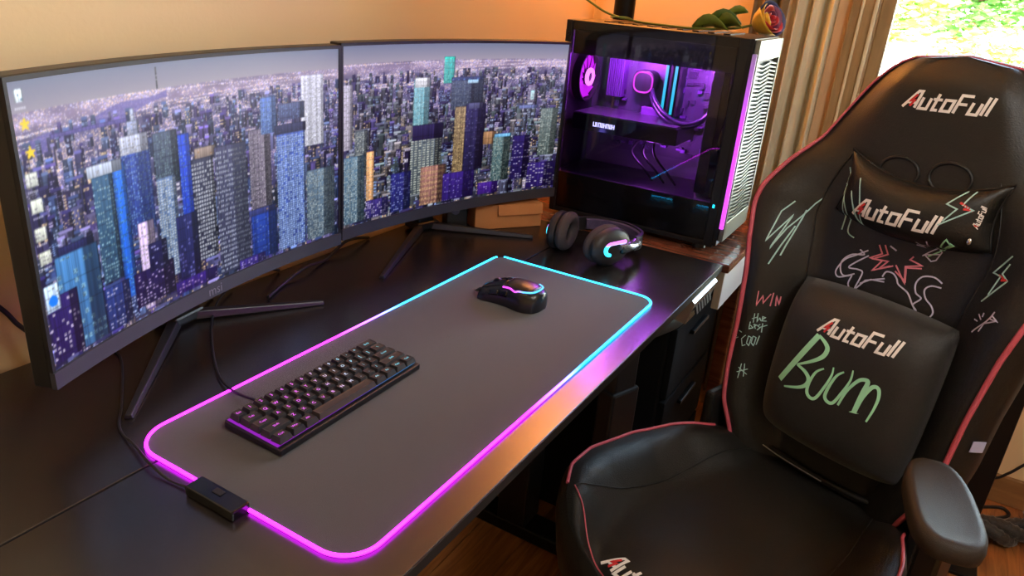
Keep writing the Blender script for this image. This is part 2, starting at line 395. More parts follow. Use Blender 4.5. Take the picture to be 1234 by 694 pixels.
# ------------------------------------------------------------------ mouse pad with light tube
PW, PH = .864, .3634
pad = thing('mouse_pad', 'extended black cloth mouse pad with glowing magenta and cyan edge', 'mouse pad', (0, 0, D))
m_pad = mat('pad_cloth', (43, 35, 29), .92, noise=(900, .25), bump=.5, bscale=1500, sheen=.3)
rads = {0: .05, 1: .022, 2: .035, 3: .045}
def padpath(ins, n=8):
    pts = []
    for k, (cx, cy, a0) in enumerate(((0, 0, 180), (PW, 0, 270), (PW, PH, 0), (0, PH, 90))):
        r = [.045, .035, .022, .05][k]; sx = 1 if cx == 0 else -1; sy = 1 if cy == 0 else -1
        for i in range(n + 1):
            a = math.radians(a0 + 90 * i / n); pts.append((cx + sx * r + (r - ins) * math.cos(a), cy + sy * r + (r - ins) * math.sin(a)))
    return pts
MB().prism(padpath(.003), 0.0003, .0034).build('mat', m_pad, pad)
full = padpath(.0012, 10)     # from the left edge going down round corner D, C, B, A
full = [(x, y, .0034) for x, y in full]
def dense(p, step=.02):
    out = []
    for a, b in zip(p[:-1], p[1:]):
        a, b = Vector(a), Vector(b); k = max(1, int((b - a).length / step))
        out += [a.lerp(b, i / k) for i in range(k)]
    return out + [Vector(p[-1])]
m_led = ramp_emit('led_tube', 'X', [(0, (228, 30, 255)), (.36, (228, 30, 255)), (.47, (110, 90, 250)), (.53, (25, 160, 240)), (.864, (30, 180, 240))], 9.0)
iB = 11 * 2 + 5           # middle of corner B
partA = [(0.0012, .150, .0034)] + full[:iB - 2]
partB = full[iB + 2:] + [(0.0012, .238, .0034)]
MB().tube(dense(partA), .0021, 8).build('led_tube', m_led, pad, smooth=60)
MB().tube(dense(partB), .0021, 8).build('led_tube', m_led, pad, smooth=60)
cbx = MB().box(-.021, .003, .150, .228, .0003, .0135).build('control_box', m_gloss, pad, bevel=.002)
MB().box(-.010, -.002, .182, .196, .0135, .0147).build('button', m_black, cbx, bevel=.0005)
MB().tube(spline([(-.012, .228, .005), (-.016, .26, .003), (-.014, .30, .008), (-.002, .345, .008), (.006, .38, .003), (.018, .407, .003), (.05, .45, .003), (.12, .56, .003), (.13, .63, .003)], 6), .0017, 6).build('usb_cable', m_cable, pad, smooth=60)

# ------------------------------------------------------------------ keyboard
KX0, KY0, KW, KD = .086, .192, .276, .100
kb = thing('keyboard', 'compact black mechanical keyboard with purple and cyan lit keys on the mouse pad', 'keyboard', (KX0, KY0, D + .0034))
kb_case = MB().add([(0, 0, .001), (KW, 0, .001), (KW, KD, .003), (0, KD, .003), (0, 0, .0105), (KW, 0, .0105), (KW, KD, .0145), (0, KD, .0145)], [(3, 2, 1, 0), (4, 5, 6, 7), (0, 1, 5, 4), (1, 2, 6, 5), (2, 3, 7, 6), (3, 0, 4, 7)]).build('case', m_black, kb, bevel=.0015)
KS = [(0, (190, 40, 235)), (.10, (170, 50, 240)), (.16, (120, 80, 230)), (.20, (90, 150, 240)), (.276, (70, 170, 245))]
m_kglow = ramp_emit('key_glow', 'X', KS, .55)
m_klit = ramp_emit('key_legend', 'X', [(0, (235, 90, 250)), (.11, (235, 110, 250)), (.15, (225, 215, 250)), (.20, (140, 220, 245)), (.276, (90, 220, 245))], 1.5)
MB().add([(.002, .007, .0114), (KW - .004, .007, .0114), (KW - .004, KD - .003, .0151), (.002, KD - .003, .0151)], [(0, 1, 2, 3)]).build('backlight', m_kglow, kb)
for k in range(2): MB().box(.03 + k * .19, .05 + k * .19, KD - .02, KD - .008, 0.0001, .003).build('foot', m_black, kb)
m_cap = mat('keycap', (34, 31, 30), .55, noise=(200, .12))
m_cap2 = mat('keycap_light', (58, 48, 42), .5, noise=(200, .12))
U_ = (KW - .008) / 15; UY = (KD - .008) / 5
rows = [[(1, 'Esc')] + [(1, c) for c in '1234567890-='] + [(2, 'Back')],
        [(1.5, 'Tab')] + [(1, c) for c in 'QWERTYUIOP[]'] + [(1.5, '\\')],
        [(1.75, 'Caps')] + [(1, c) for c in "ASDFGHJKL;'"] + [(2.25, 'Enter')],
        [(2.25, 'Shift')] + [(1, c) for c in 'ZXCVBNM,./'] + [(2.75, 'Shift')],
        [(1.25, 'Ctrl'), (1.25, 'Win'), (1.25, 'Alt'), (6.25, ''), (1.25, 'Alt'), (1.25, 'Fn'), (1.25, 'App'), (1.25, 'Ctrl')]]
for r, row in enumerate(rows):
    x = .004; yc = KD - .004 - (r + .5) * UY; zb = .0135 + .0035 * (yc / KD); tilt = math.degrees(.004 / KD) + (3 - 1.8 * r)
    for wU, ch in row:
        wk = wU * U_; M_ = T((x + wk / 2, yc, zb)) @ R(tilt, 'X')
        g = .0007; hx, hy = wk / 2 - g, UY / 2 - g; mb = MB(M_)
        h = .0082; i_ = .0026
        lo_ = [(-hx, -hy, 0), (hx, -hy, 0), (hx, hy, 0), (-hx, hy, 0)]; to = [(-hx + i_, -hy + i_, h), (hx - i_, -hy + i_, h), (hx - i_, hy - i_ * .6, h), (-hx + i_, hy - i_ * .6, h)]
        mi = [(-hx + i_ + .002, -hy + i_ + .002, h - .0006), (hx - i_ - .002, -hy + i_ + .002, h - .0006), (hx - i_ - .002, hy - i_ * .6 - .002, h - .0006), (-hx + i_ + .002, hy - i_ * .6 - .002, h - .0006)]
        fs = [(i, (i + 1) % 4, 4 + (i + 1) % 4, 4 + i) for i in range(4)] + [(4 + i, 4 + (i + 1) % 4, 8 + (i + 1) % 4, 8 + i) for i in range(4)] + [(8, 9, 10, 11)]
        mb.add(lo_ + to + mi, fs)
        kc = mb.build('keycap', m_cap2 if ch == '' else m_cap, kb)
        if ch:
            me = text_mesh(ch.upper() if len(ch) == 1 else ch, .0072 if len(ch) == 1 else .0052)
            me.transform(M_ @ T((0, .001, h - .0004))); obj('legend', me, m_klit, kc)
        x += wk
MB().tube(spline([(.062, KD - .001, .009), (.064, .12, .006), (.066, .165, .003), (.09, .226, .002), (.17, .338, .002), (.24, .41, .004), (.30, .447, .004)], 6), .0019, 6).build('cable', m_cable, kb, smooth=60)

# ------------------------------------------------------------------ mouse
ms = thing('computer_mouse', 'black gaming mouse with pink and blue light strip on the mouse pad', 'mouse', (.674, .212, D + .0034), math.radians(-2))
m_mouse = mat('mouse_shell', (22, 21, 22), .28, noise=(60, .1))
m_palm = mat('mouse_palm', (30, 26, 25), .33, noise=(90, .1))
def mw(y):   # half width along the mouse, y -1 tail .. 1 front
    return .034 * (1 - .55 * max(0, -y - .35) ** 2 * 1.9) * (1 - .10 * math.cos((y - .1) * 3.0)) * (.94 if y > .8 else 1)
def mh(y): return .041 * math.cos(max(-1, min(1, (y + .22) / 1.32)) * 1.25) + .002
def shell(a, b):
    y = -1 + 2 * b; th = PI * a; w_ = mw(y) * (1 if abs(y) < .93 else math.sqrt(max(0, 1 - ((abs(y) - .93) / .07) ** 2) * .75 + .25))
    h_ = mh(y); c_, s_ = math.cos(th), math.sin(th)
    flare = 1 + .10 * (1 - s_) if a > .5 else 1 + .22 * (1 - s_) * max(0, 1 - abs(y + .1) * 1.3)
    return (w_ * math.copysign(abs(c_) ** .62, c_) * flare, y * .0625, .0015 + h_ * (s_ ** .72 if s_ > 0 else 0))
mb = MB(); mb.grid(shell, 21, 27)
n0 = len(mb.v)
mb.f.append(tuple(range(20, -1, -1))); mb.f.append(tuple(26 * 21 + i for i in range(21)))
body = mb.build('shell', m_mouse, ms, smooth=70)
def cover(a0, a1, b0, b1, off, nm, m, par, na=9, nb=11):
    def f(a, b):
        A, B = a0 + (a1 - a0) * a, b0 + (b1 - b0) * b; p = Vector(shell(A, B)); c = Vector((0, (B * 2 - 1) * .0625, .012)); d = (p - c).normalized(); e = off
        return tuple(p + d * e)
    o = MB().grid(f, na, nb).build(nm, m, par, smooth=180); md = o.modifiers.new('t', 'SOLIDIFY'); md.thickness = .0012; md.offset = 1; return o
cover(.30, .485, .56, 1.0, .001, 'button', m_gloss, ms); cover(.515, .70, .56, 1.0, .001, 'button', m_gloss, ms)
cover(.28, .72, .10, .545, .0009, 'palm_cover', m_palm, ms)
cover(.80, .90, .48, .62, .0012, 'thumb_button', m_gloss, ms, 5, 7); cover(.80, .90, .64, .78, .0012, 'thumb_button', m_gloss, ms, 5, 7)
MB(T((0, .038, .0285)) @ R(90, 'Y')).lathe([(.0075, -.0035), (.009, -.002), (.009, .002), (.0075, .0035)], 18).build('scroll_wheel', m_black, ms, smooth=40)
MB().box(-.004, .004, .006, .018, .039, .0435).build('profile_button', m_gloss, ms, bevel=.001)
MB().add([(.028, .060, .010), (.037, .072, .013), (.026, .064, .019)], [(0, 1, 2)]).add([(-.028, .058, .010), (-.033, .068, .013), (-.024, .062, .019), (-.027, .05, .02)], [(0, 1, 2), (2, 1, 3)]).build('wing_tips', m_gloss, ms)
def ledline(pts, off=.0016): 
    out = []
    for A, B in pts:
        p = Vector(shell(A, B)); c = Vector((0, (B * 2 - 1) * .0625, .012)); out.append(tuple(p + (p - c).normalized() * off))
    return out
m_mled = ramp_emit('mouse_led', 'Y', [(-.06, (60, 190, 250)), (-.035, (90, 170, 250)), (-.018, (225, 70, 235)), (.06, (235, 60, 245))], 2.2)
MB().tube(spline(ledline([(.735, .58), (.74, .46), (.77, .36), (.735, .30), (.70, .2), (.62, .10), (.5, .07), (.38, .10), (.30, .2)]), 6), [.0016] * 49, 6).build('light_strip', m_mled, ms, smooth=60)
# ------------------------------------------------------------------ wallpaper picture (flat screen content) painted into a grid
def city(seed, nu, nv, key, hor, icons):
    river = len(icons) > 0
    rs = np.random.RandomState(seed); img = np.zeros((nv, nu, 3)); Vv = np.linspace(0, 1, nv)[:, None]; Uu = np.linspace(0, 1, nu)[None, :]
    sky0 = np.array([112, 118, 140.]); sky1 = np.array([150, 142, 156.])
    k = np.clip((1 - Vv) / (1 - hor), 0, 1)[..., None]
    img[:] = sky0 * (1 - k) + sky1 * k
    below = (Vv < hor) & (Uu > -1)
    depth = np.clip((hor - Vv) / hor, 0, 1) + 0 * Uu
    base = np.array([104, 98, 132.]) * (1 - depth[..., None]) + np.array([52, 46, 96.]) * depth[..., None]
    img[below] = base[below]
    # far lights: clusters, streets and a dark river
    def up(h_, w_):
        g_ = rs.rand(h_ + 1, w_ + 1); yy = np.linspace(0, h_ - 1e-6, nv); xx = np.linspace(0, w_ - 1e-6, nu); y0 = yy.astype(int); x0 = xx.astype(int); fy = (yy - y0)[:, None]; fx = (xx - x0)[None]
        return (g_[y0][:, x0] * (1 - fx) + g_[y0][:, x0 + 1] * fx) * (1 - fy) + (g_[y0 + 1][:, x0] * (1 - fx) + g_[y0 + 1][:, x0 + 1] * fx) * fy
    clus = up(26, 18) * .6 + up(60, 40) * .4
    img[below] *= (.62 + .76 * clus[below])[:, None]
    dots = rs.rand(nv, nu); lum = rs.rand(nv, nu)
    pal = np.array([[255, 226, 190], [255, 240, 235], [215, 215, 255], [255, 205, 160], [200, 180, 240]])
    pick = pal[rs.randint(0, len(pal), (nv, nu))]
    gl_ = np.exp(-((Vv - hor + .03) / .035) ** 2) * below; img = img + gl_[..., None] * np.array([46, 34, 30.])
    m = below & (dots < (.55 * (1 - depth) ** 1.3 + .03) * np.clip(clus * 2.2 - .55, .05, 1.2))
    img[m] = img[m] * .25 + pick[m] * (.45 + .55 * lum[m])[:, None]
    for k in range(7):
        v_ = hor - .01 - .035 * k * rs.uniform(.6, 1.3); sl = rs.uniform(-.05, .09); ln = np.abs(Vv - (v_ + sl * (Uu - .5))) < .0028
        m = ln & (rs.rand(nv, nu) < .55) & below; img[m] = pick[m]
    if river:
        rv = (np.abs(Vv - (.775 + .26 * Uu)) < .020 * (1 + .5 * np.sin(Uu * 30))) & (Uu < .40) & (Uu > .02); img[rv] = img[rv] * .25 + np.array([92, 84, 158.]) * .75
        rf = (Vv < .775 + .26 * Uu - .02) & (Vv > .64 + .26 * Uu) & (Uu < .24) & (rs.rand(1, nu) < .22); img[rf] = img[rf] * .4 + np.array([205, 176, 150.]) * .6
    def bld(u0, u1, v0, v1, c, wc, pu, pv, prob, side=.3, sc=.6, roof=None, ls=.45):
        x0, x1 = int(u0 * nu), int(u1 * nu); y0, y1 = int(v0 * nv), int(v1 * nv)
        x0c, x1c, y0c, y1c = max(0, x0), min(nu, x1), max(0, y0), min(nv, y1)
        if x1c - x0c < 1 or y1c - y0c < 1: return
        xs = np.arange(x0c, x1c) - x0; ys = y1 - 1 - np.arange(y0c, y1c)
        X, Y = np.meshgrid(xs, ys); w = max(1, x1 - x0)
        isside = X > w * (1 - side)
        col = np.where(isside[..., None], np.array(c) * sc, np.array(c, float))
        col = col * (1.10 - .30 * (Y / max(1, y1 - y0)))[..., None]
        cv = rs.uniform(.80, 1.18, w + 1); col = col * cv[np.clip(X, 0, w)][..., None]; fv = np.where(Y % (pv * 3) == 0, .72, 1.); col = col * fv[..., None]
        col[(X == 0) | (X == w - 1)] *= .6
        on = ((X % pu) < max(1, pu * .6)) & ((Y % pv) < max(1, pv * .5)) & (Y > 2)
        rnd = rs.rand(*X.shape); blk = rs.rand(max(1, (y1 - y0) // pv + 2), max(1, w // pu + 2))
        lit = blk[np.clip(Y // pv, 0, blk.shape[0] - 1), np.clip(X // pu, 0, blk.shape[1] - 1)] < prob
        mm = on & lit
        wcol = np.array(wc) * (.40 + .62 * rnd)[..., None] * cv[np.clip(X, 0, w)][..., None] ** .5 * np.where(isside, .62, 1.)[..., None]
        col = np.where(mm[..., None], wcol, col)
        if roof is not None: col[Y < 3] = roof
        img[y0c:y1c, x0c:x1c] = col
    cols = [(62, 60, 104), (84, 84, 124), (70, 84, 118), (46, 40, 86), (104, 98, 138), (56, 70, 112), (72, 60, 112)] if river else [(84, 86, 100), (66, 66, 84), (94, 98, 104), (50, 44, 76), (112, 106, 110), (60, 54, 90), (76, 86, 90)]
    wcs = [(236, 230, 245), (196, 212, 255), (255, 222, 176), (160, 190, 250), (222, 208, 255)]
    n = 0
    for v in np.linspace(hor - .05, .02, 40):
        d = (hor - v) / hor; cnt = int(30 - 17 * d)
        for _ in range(cnt):
            u = rs.rand(); w = (.009 + .030 * d) * rs.uniform(.6, 1.6); h = (.04 + .24 * d) * rs.uniform(.5, 1.35)
            c = np.array(cols[rs.randint(len(cols))]) * rs.uniform(.6, 1.15); wc = wcs[rs.randint(len(wcs))]
            pu = rs.choice([2, 3, 4, 5, 9]); pv = rs.choice([2, 3, 4, 5, 12])
            bld(u - w / 2, u + w / 2, v - h, v, c, wc, pu, pv, rs.uniform(.2, .75), rs.uniform(.2, .5), .6, c * rs.uniform(.7, 1.9))
    for kb_ in key: bld(*kb_[:6], *kb_[6:9], *(kb_[9:] if len(kb_) > 9 else ()))
    def disc(u, v, r, c, star=False):
        X = (Uu - u) * nu; Y = (Vv - v) * nv; rr = np.hypot(X, Y); lim = r * (1 + (.35 * np.cos(5 * np.arctan2(X, Y)) if star else 0)); img[rr < lim] = c
    for kind, u, v in icons:
        if kind == 'star': disc(u, v, 4.2, (250, 214, 30), True)
        elif kind == 'bin': bld(u - .009, u + .009, v - .02, v + .022, (225, 235, 245), (150, 180, 210), 3, 4, .4, .0)
        elif kind == 'doc': bld(u - .014, u + .014, v - .024, v + .024, (214, 218, 205), (240, 240, 240), 4, 4, .6, .0)
        elif kind == 'blue': bld(u - .018, u + .018, v - .05, v + .05, (190, 210, 235), (225, 235, 250), 5, 4, .4, .0); disc(u, v - .015, 5.5, (30, 120, 225))
        if kind != 'blue':
            y = int((v - .042) * nv); x = int(u * nu); img[max(0, y):y + 2, max(0, x - 6):x + 6:2] = (215, 215, 225)
    hz = np.clip((Vv - .30) / (hor - .30), 0, 1) ** 1.3 * .28 * (Vv < hor) + 0 * Uu
    img = img * (1 - hz[..., None]) + np.array([150, 144, 172.]) * hz[..., None]
    for ax in (0, 1): img = .17 * np.roll(img, 1, ax) + .66 * img + .17 * np.roll(img, -1, ax)
    return np.clip(122 + (img - 122) * 1.18 + 2, 0, 255)
KL = [(.371, .3765, .90, .985, (150, 152, 165), (180, 180, 190), 2, 2, .2, 0),
      (.08, .28, .80, .815, (88, 80, 150), (150, 130, 220), 3, 2, .3, 0), (.853, .94, .53, .885, (214, 214, 232), (250, 250, 255), 2, 2, .75, .12, .8),
      (.655, .735, .10, .66, (104, 96, 112), (206, 198, 205), 3, 2, .55, .3), (.765, .865, .68, .76, (78, 88, 128), (120, 150, 210), 3, 3, .4, .2),
      (.70, .76, .63, .80, (88, 120, 190), (160, 200, 250), 3, 2, .7, .3),
      (.345, .42, .52, .735, (70, 84, 104), (130, 160, 170), 3, 3, .45, .3), (.345, .405, .12, .555, (96, 118, 156), (222, 232, 240), 4, 3, .85, .2),
      (.42, .458, .22, .71, (40, 74, 196), (110, 150, 250), 3, 4, .5, .35, .75), (.458, .53, .13, .59, (52, 54, 74), (212, 216, 226), 4, 5, .88, .12), (.47, .54, .59, .635, (150, 132, 120), (200, 160, 120), 5, 4, .3, .2),
      (.535, .645, .02, .62, (64, 66, 92), (198, 204, 222), 3, 6, .8, .45, .8),
      (.25, .335, .36, .70, (52, 74, 152), (140, 180, 245), 3, 3, .5, .45, .8), (.252, .332, .68, .75, (196, 202, 222), (235, 235, 245), 4, 4, .5, .3), (.275, .312, .75, .80, (150, 160, 190), (230, 230, 240), 3, 3, .4, .2), (.288, .300, .80, .845, (190, 200, 225), (255, 255, 255), 2, 2, .4, .0),
      (.275, .325, .03, .40, (196, 176, 214), (232, 214, 235), 4, 5, .5, .45, .5),
      (.165, .222, .22, .63, (58, 92, 122), (176, 214, 226), 3, 4, .5, .2), (.222, .26, .12, .66, (42, 104, 206), (92, 160, 245), 2, 5, .4, .3, .7), (.155, .25, .63, .675, (186, 196, 214), (210, 214, 226), 6, 6, .2, .3),
      (.755, .865, .02, .615, (70, 92, 168), (196, 220, 252), 4, 3, .92, .06), (.75, .87, .615, .66, (48, 52, 84), (80, 80, 120), 6, 4, .1, .1),
      (.87, .985, .02, .40, (92, 110, 128), (196, 206, 206), 3, 3, .6, .4), (.65, .75, .02, .25, (36, 62, 140), (110, 130, 200), 5, 3, .2, .35), (.645, .75, .25, .28, (60, 66, 120), (190, 150, 120), 4, 3, .3, .3),
      (.395, .465, .06, .37, (40, 42, 88), (120, 120, 190), 4, 5, .25, .3), (.25, .375, .05, .20, (38, 28, 72), (214, 200, 236), 5, 4, .35, .3), (.30, .36, .18, .30, (34, 32, 74), (180, 180, 230), 4, 4, .3, .3),
      (.045, .16, .02, .40, (72, 120, 170), (150, 200, 232), 7, 9, .35, .35, .55), (.055, .15, .40, .43, (42, 44, 88), (60, 60, 110), 5, 4, .1, .2), (.01, .09, .02, .27, (50, 40, 96), (226, 218, 240), 5, 5, .35, .3),
      (.16, .235, .02, .20, (44, 62, 118), (208, 204, 240), 4, 4, .4, .3), (.375, .52, .02, .08, (56, 34, 110), (214, 190, 240), 5, 4, .35, .3), (.60, .70, -.02, .05, (60, 40, 120), (200, 190, 240), 4, 3, .4, .3)]
IL = [('bin', .025, .955), ('star', .027, .865), ('star', .030, .775), ('doc', .024, .69), ('doc', .026, .60), ('doc', .024, .505), ('doc', .026, .42), ('blue', .026, .27)]
KR = [(.431, .478, .77, .925, (70, 196, 186), (150, 240, 225), 3, 3, .6, .3, .8), (.467, .615, .60, .80, (72, 82, 104), (150, 160, 170), 3, 2, .35, .4), (.47, .61, .78, .80, (60, 70, 110), (110, 150, 240), 6, 3, .6, .1), (.54, .59, .762, .785, (170, 215, 250), (255, 255, 255), 3, 2, .8, .0),
      (.302, .372, .50, .80, (120, 176, 190), (196, 236, 240), 3, 3, .6, .35, .7), (.305, .37, .755, .81, (236, 236, 240), (255, 255, 255), 3, 2, .6, .2),
      (.49, .56, .20, .62, (132, 112, 88), (236, 206, 150), 3, 3, .6, .3), (.54, .635, .20, .63, (50, 46, 84), (120, 116, 160), 4, 4, .2, .4), (.55, .62, .60, .64, (84, 84, 120), (120, 120, 150), 4, 4, .1, .3),
      (.0, .042, .45, .80, (186, 178, 196), (226, 220, 232), 3, 3, .5, .3), (.05, .105, .30, .55, (92, 100, 108), (200, 205, 200), 2, 3, .6, .3),
      (.10, .135, .10, .42, (226, 170, 120), (255, 235, 205), 3, 4, .6, .3, .85), (.005, .095, .02, .41, (92, 116, 136), (206, 216, 216), 3, 3, .65, .35),
      (.295, .435, .10, .47, (84, 92, 100), (226, 232, 220), 9, 4, .95, .22, .5), (.30, .44, .44, .53, (46, 40, 76), (70, 66, 100), 6, 6, .1, .3), (.345, .46, .02, .27, (150, 110, 104), (236, 190, 150), 3, 9, .9, .3, .5),
      (.63, .69, .36, .445, (160, 122, 90), (200, 160, 110), 4, 4, .3, .3), (.68, .765, .10, .41, (82, 104, 108), (190, 204, 196), 3, 3, .5, .4, .5), (.685, .765, .40, .425, (120, 180, 220), (150, 200, 240), 4, 3, .3, .1),
      (.825, .87, .62, .74, (120, 110, 140), (230, 226, 240), 2, 2, .6, .3), (.84, .86, .64, .70, (190, 240, 250), (255, 255, 255), 2, 2, .8, .0), (.79, .88, .585, .605, (110, 120, 170), (150, 160, 230), 4, 2, .5, .2), (.90, .985, .25, .58, (104, 116, 116), (196, 206, 200), 4, 3, .4, .35),
      (.775, .86, .10, .40, (48, 38, 92), (196, 190, 230), 6, 4, .3, .35), (.45, .60, .02, .20, (60, 42, 116), (150, 140, 210), 5, 4, .2, .35), (.21, .30, .02, .26, (48, 48, 110), (160, 170, 230), 4, 4, .4, .35), (.10, .20, .02, .13, (62, 50, 110), (210, 200, 240), 4, 3, .4, .3), (.86, 1.0, .02, .2, (58, 44, 110), (220, 214, 240), 7, 4, .35, .4), (.62, .72, .02, .10, (70, 42, 128), (190, 170, 240), 5, 4, .3, .3)]

# ------------------------------------------------------------------ curved monitors
MWd, MHt, MR = .612, .365, 1.5
def monitor(label, Q, seed, key, hor, icons, legs, apex, logo):
    x, y, z, yaw, tilt = Q
    t = thing('monitor', label, 'monitor', (x, y, D), yaw, group='curved monitors on the desk')
    ct, st_ = math.cos(tilt), math.sin(tilt)
    def P(s, tt, d):       # s -1..1 across, tt 0..1 up, d behind the front surface
        th = s * MWd / 2 / MR; l = Vector(((MR + d) * math.sin(th), -(MR - (MR + d) * math.cos(th)), tt * MHt))
        return (l.x, l.y * ct + l.z * st_, z - l.y * st_ + l.z * ct)
    def slab(name, s0, s1, t0, t1, d0, d1, m, par, n=32, bev=0.):
        mb = MB(); N = n + 1; vs = []
        for i in range(N):
            s = s0 + (s1 - s0) * i / n; vs += [P(s, t0, d0), P(s, t1, d0), P(s, t1, d1), P(s, t0, d1)]
        fs = [(0, 1, 2, 3), (4 * n + 3, 4 * n + 2, 4 * n + 1, 4 * n)]
        for i in range(n):
            for k in range(4): l = (k + 1) % 4; fs.append((4 * i + k, 4 * i + 4 + k, 4 * i + 4 + l, 4 * i + l))
        return mb.add(vs, fs).build(name, m, par, bevel=bev, merge=True)
    slab('housing', -1, 1, 0, 1, .004, .028, m_black, t, bev=.002)
    m_bez = mat('bezel_black', (12, 12, 13), .6, noise=(60, .1))
    # rear bulge
    mb = MB()
    def bulge(a, b):
        s = -.62 + 1.24 * a; tt = .08 + .84 * b; k = pil(2 * a - 1, 2 * b - 1, 4.)
        return P(s, tt, .0281 + .035 * k)
    mb.grid(bulge, 21, 15, flip=True).build('rear_cover', m_black, t, smooth=60)
    bz = slab('bezel', -1, 1, .985, 1, -.001, .004, m_bez, t)
    slab('bezel', -1, -.984, .062, .985, -.001, .004, m_bez, t, n=2); slab('bezel', .984, 1, .062, .985, -.001, .004, m_bez, t, n=2)
    chin = slab('chin', -1, 1, 0, .062, -.003, .004, mat('chin_black', (58, 58, 66), .5, .1, noise=(30, .08)), t)
    # display
    nu, nv = 480, 270; im = city(seed, nu, nv, key, hor, icons) / 255.; im = np.where(im <= .04045, im / 12.92, ((im + .055) / 1.055) ** 2.4)
    S_ = np.linspace(-.984, .984, nu); T_ = np.linspace(.062, .985, nv); SS, TT = np.meshgrid(S_, T_); th = SS * MWd / 2 / MR; d = .0008
    lx = (MR + d) * np.sin(th); ly = -(MR - (MR + d) * np.cos(th)); lz = TT * MHt
    co = np.stack([lx, ly * ct + lz * st_, z - ly * st_ + lz * ct], -1).reshape(-1, 3)
    me = bpy.data.meshes.new('display'); me.vertices.add(nu * nv); me.vertices.foreach_set('co', co.ravel().astype(np.float32))
    idx = np.arange(nu * nv).reshape(nv, nu); q = np.stack([idx[:-1, :-1], idx[:-1, 1:], idx[1:, 1:], idx[1:, :-1]], -1).reshape(-1, 4)
    me.loops.add(q.size); me.loops.foreach_set('vertex_index', q.ravel().astype(np.int32))
    me.polygons.add(len(q)); me.polygons.foreach_set('loop_start', (np.arange(len(q)) * 4).astype(np.int32))
    at = me.color_attributes.new('picture', 'FLOAT_COLOR', 'POINT'); at.data.foreach_set('color', np.concatenate([im.reshape(-1, 3), np.ones((nu * nv, 1))], 1).ravel().astype(np.float32))
    me.update(calc_edges=True); me.validate(); me.shade_smooth()
    if 'display_picture' not in MATS:
        m = mat('display_picture', (6, 6, 8), .4, spec=.25); nt = m.node_tree; a = nt.nodes.new('ShaderNodeAttribute'); a.attribute_name = 'picture'
        b = nt.nodes['Principled BSDF']; nt.links.new(a.outputs['Color'], b.inputs['Emission Color']); b.inputs['Emission Strength'].default_value = 1.12
        try: m.cycles.emission_sampling = 'NONE'
        except Exception: pass
    obj('display', me, MATS['display_picture'], t)
    # stand: pole behind the panel and two splayed legs (local coordinates)
    Ri = Matrix.Rotation(-yaw, 3, 'Z')
    def loc(p): return Ri @ (Vector((p[0], p[1], 0)) - Vector((x, y, 0)))
    ap = loc(apex)
    MB(T(ap)).box(-.022, .022, -.016, .016, .012, .30).build('pole', m_black, t, bevel=.004)
    MB().box(-.03, .03, .030, ap.y - .012, z + .14, z + .20).build('mount', m_black, t, bevel=.004)
    MB(T(ap)).box(-.032, .032, -.026, .026, .004, .022).build('hub', m_black, t, bevel=.004)
    for lg in legs:
        e = loc(lg); v = e - ap; L = v.length; a = math.atan2(v.y, v.x)
        M_ = T(ap) @ Matrix.Rotation(a, 4, 'Z')
        MB(M_).add([(0, -.011, .004), (L, -.006, 0), (L, .006, 0), (0, .011, .004), (0, -.008, .019), (L, -.004, .007), (L, .004, .007), (0, .008, .019)], [(3, 2, 1, 0), (4, 5, 6, 7), (0, 1, 5, 4), (1, 2, 6, 5), (2, 3, 7, 6), (3, 0, 4, 7)]).build('leg', mat('stand_leg', (44, 44, 50), .35, .3, noise=(40, .08)), t, bevel=.0015)
    if logo:
        me = text_mesh('msi', .022); me.transform(Matrix.Rotation(PI / 2, 4, 'X')); p = P(0, .031, -.0036); me.transform(T(p)); obj('maker_mark', me, mat('mark_grey', (120, 118, 130), .5), chin)
    MB().tube(spline([(.05, .055, z + .10), (.06, .075, .06), (.07, .09, .012), (.10, .10, .004)], 6), .003, 6).build('cable', m_cable, t, smooth=60)
    return t
def pil(a, b, p=3.):
    a = min(1, abs(a)); b = min(1, abs(b)); return max(0, (1 - a ** p) * (1 - b ** p)) ** .5
monitor('curved monitor at the left, showing a night city with desktop icons', (.26, .52, .066, .171, -.023), 11, KL, .90, IL, [(.033, .41), (.448, .473)], (.250, .602), True)
monitor('curved monitor next to the computer case, showing a night city without icons', (.877, .501, .069, -.254, -.025), 23, KR, .905, [], [(.604, .471), (1.023, .367)], (.902, .600), False)

# loose cables behind the monitors
def cable(label, pts, r=.003, name='cable'):
    o = MB().tube(spline(pts, 8), r, 7).build(name, m_cable, None, smooth=60); return tag(o, label, 'cable')
cable('thin dark cable hanging on the wall left of the left monitor', [(-.12, .652, D + .30), (-.03, .651, D + .16), (.018, .648, D + .09), (.034, .646, D + .06), (.055, .64, D + .035), (.10, .62, D + .006), (.18, .615, D + .004)], .0035)
cable('black cable snaking on the desk below the two monitors', [(.40, .56, D + .004), (.46, .585, D + .004), (.53, .60, D + .012), (.60, .615, D + .004), (.68, .63, D + .02), (.76, .64, D + .004)], .0035)
cable('black looped cable at the desk back edge under the left monitor', [(.30, .63, D + .004), (.36, .61, D + .03), (.43, .625, D + .035), (.50, .64, D + .004)], .003)
cable('thin black cord on the floor against the window wall', [(1.842, -.70, .10), (1.84, -.773, .079), (1.838, -.806, .109), (1.84, -.85, .17), (1.842, -.95, .26)], .004)
cable('short black cord looped on the floor by the baseboard', [(1.74, -.70, .005), (1.79, -.77, .005), (1.82, -.82, .005), (1.79, -.835, .005), (1.74, -.79, .005)], .005)

